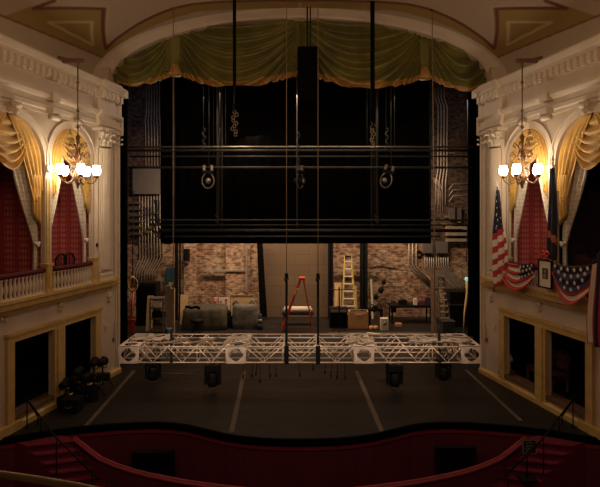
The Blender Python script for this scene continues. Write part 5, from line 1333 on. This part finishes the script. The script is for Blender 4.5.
for dx in (-.22, .22):
    for dy in (18.8, 19.1): m = MB(); m.box((c.x+dx-.025,dy-.02,0),(c.x+dx+.025,dy+.02,.62)); m.build('leg', M['black'], t)
m = MB(); m.tube([(c.x-.2,18.9,.72),(c.x-.15,18.9,.85),(c.x,18.9,.78),(c.x+.15,18.9,.88),(c.x+.22,18.9,.74)], .03, 6); m.cbox((c.x-.02,18.9,.74),(.2,.16,.06)); tag(m.build('cable_tangle', M['black']), 'tangled black gear on the stool right of the tan amplifier', 'cable')
for px, lb in ((371, 'left'), (375, 'right')): c2 = at(px, 324, 18.7); m = MB(); m.lathe([(.06,0),(.09,.04),(.09,.12),(.05,.15)], (c2.x, 18.55, 0), 10); tag(m.build('wooden_cup', M['tan']), 'small tan pot on the floor before the stool, %s' % lb, 'pot', 'tan pots before the stool')
a, b = at(381, 327, 18.5), at(388.5, 319.5, 18.5); m = MB(); m.box((a.x, 18.5, 0.0), (b.x, 18.75, b.z+.03)); t = tag(m.build('white_box', M['matcream']), 'small white box with a grey round mark beside the stool', 'box')
m = MB(); m.lathe([(.001,-.01),(.06,-.01),(.06,0)], ((a.x+b.x)/2, 18.5, b.z/2+.04), 12, ax='y'); m.build('round_mark', M['steel'], t)
m = MB(); a, b = at(367, 331, 17.9), at(386, 333, 17.7); m.beam((a.x,17.9,.03), (b.x,17.6,.03), .10, .05); tag(m.build('loose_board', M['matcream']), 'pale board lying on the floor in front of the tan amplifier', 'plank')
a, b = at(390, 326, 19.6), at(432, 317, 19.6); m = MB(); m.box((a.x, 19.5, .62), (b.x, 20.2, .70))
t = m.build('work_table', M['black']); tag(t, 'long low black table along the brick at right', 'table')
for x in (a.x+.05, b.x-.1):
    for y in (19.55, 20.15): m = MB(); m.box((x, y-.02, 0), (x+.05, y+.03, .62)); m.build('leg', M['black'], t)
for px, w_, h, mt, lb in ((396,.22,.10,'tan','small tan case'),(403,.3,.16,'black','black case'),(415.5,.12,.22,'fwhite','white upright jug'),(422,.2,.14,'redpaint','dull red toolbox'),(428,.2,.26,'navy','dark blue bag')):
    c = at(px, 322, 19.7); z = .701 if px != 396 else 0; yy = 19.75 if px != 396 else 19.2
    m = MB(); m.box((c.x-w_/2, yy-.1, z), (c.x+w_/2, yy+.1, z+h)); m.box((c.x-w_/4, yy-.03, z+h), (c.x+w_/4, yy+.03, z+h+.03)); tag(m.build({'tan':'tan_case','black':'black_case','fwhite':'plastic_jug','redpaint':'toolbox','navy':'tool_bag'}[mt], M[mt]), lb+(' standing on the long black table' if px != 396 else ' on the floor before the black table'), {'fwhite':'jug','redpaint':'toolbox','navy':'bag'}.get(mt, 'case'))
m = MB(); a, b = at(435, 278, 18.3), at(434.5, 333, 17.8); m.beam((a.x,18.6,a.z+.3), (b.x,17.9,0.03), .17, .09); tag(m.build('wooden_post', M['brownwood']), 'thick brown wooden post leaning left of the grey step ladder', 'post')
c = at(436, 289, 18.1); m = MB(); m.cbox(c, (.10,.06,.12)); tag(m.build('orange_tag', M['orange']), 'orange tag fixed on the brown post', 'tag')
m = MB(); m.tube([at(467, 277, 18.4), at(467.5, 292, 18.35), at(466, 303, 18.3), at(464.5, 313, 18.2), (at(463.5, 320, 18.1).x, 18.1, 0.0)], [.06,.055,.05,.03,.02], 8); t = tag(m.build('leaning_tube', M['plank']), 'pale wooden pole with glowing tip leaning at the far right', 'pole')
m = MB(); m.ball(at(466.5, 279, 18.2), .07, 8, 6); m.build('glowing_tip', M['greenled'], t)
t = thing('road_case', 'large black road case beneath the slanting conduits at far right', 'case', at(457, 330, 19))
a, b = at(450, 330, 19), at(472, 292, 19); m = MB(); m.box((a.x, 19.0, .1), (b.x, 19.6, b.z)); m.build('body', M['black'], t); m = MB(); m.box((a.x-.02,18.98,b.z*.62),(b.x+.02,19.6,b.z*.62+.04)); m.build('seam', M['pipe'], t)
for dx in (a.x+.1, b.x-.1):
    m = MB(); m.lathe([(.05,-.02),(.05,.02)], (dx,19.1,.05), 10, ax='x'); m.build('caster', M['black'], t)
a, b = at(443, 333, 17.9), at(455, 322, 17.9); m = MB(); m.box((a.x, 17.9, 0), (b.x, 18.3, b.z)); m.box((a.x-.02,17.88,b.z-.02),(b.x+.02,18.32,b.z+.02)); tag(m.build('storage_crate', M['pipe']), 'low dark crate in front of the grey step ladder', 'crate')
t = thing('rope_rail', 'dark pin rail with coiled ropes at the far right wall', 'rail', at(472, 260, 18.6))
a, b = at(470, 240, 18.9), at(473, 240, 18.9)
for k in range(4):
    px = 467.5+k*2.2; m = MB(); m.tube([at(px, 100, 18.3+.1*k), at(px+1, 200, 18.4+.1*k), at(px-1+k, 262, 18.4+.1*k)], .02, 5); m.build('rope', M['pipe'], t)
m = MB(); m.beam(at(466, 212, 18.6), at(479, 212, 18.6), .1, .08); m.build('pin_rail', M['pipe'], t)
# green ground sheet edge
m = MB(); p, q = at(328, 333, 18.0), at(430, 333, 18.0); m.box((p.x, 17.55, .001), (q.x, 18.15, .012)); tag(m.build('ground_cloth', M['canvas']), 'olive ground cloth lying behind the truss at right', 'cloth')
m = MB(); m.lathe([(.10,0),(.12,.02),(.12,.26),(.10,.28)], (at(170,330,17.8).x, 17.6, 0), 12); tag(m.build('blue_bucket', M['blue']), 'blue bucket on the floor before the timbers', 'bucket')
m = MB(); R = random.Random(9)
m.tube([(-4.9+.25*k, 17.3+.2*math.sin(k*1.3), .03+.05*abs(math.sin(k))) for k in range(9)], .05, 6); tag(m.build('cable_heap', M['black']), 'heap of black cables on the floor behind the left truss end', 'cable')
bpy.context.view_layer.update()
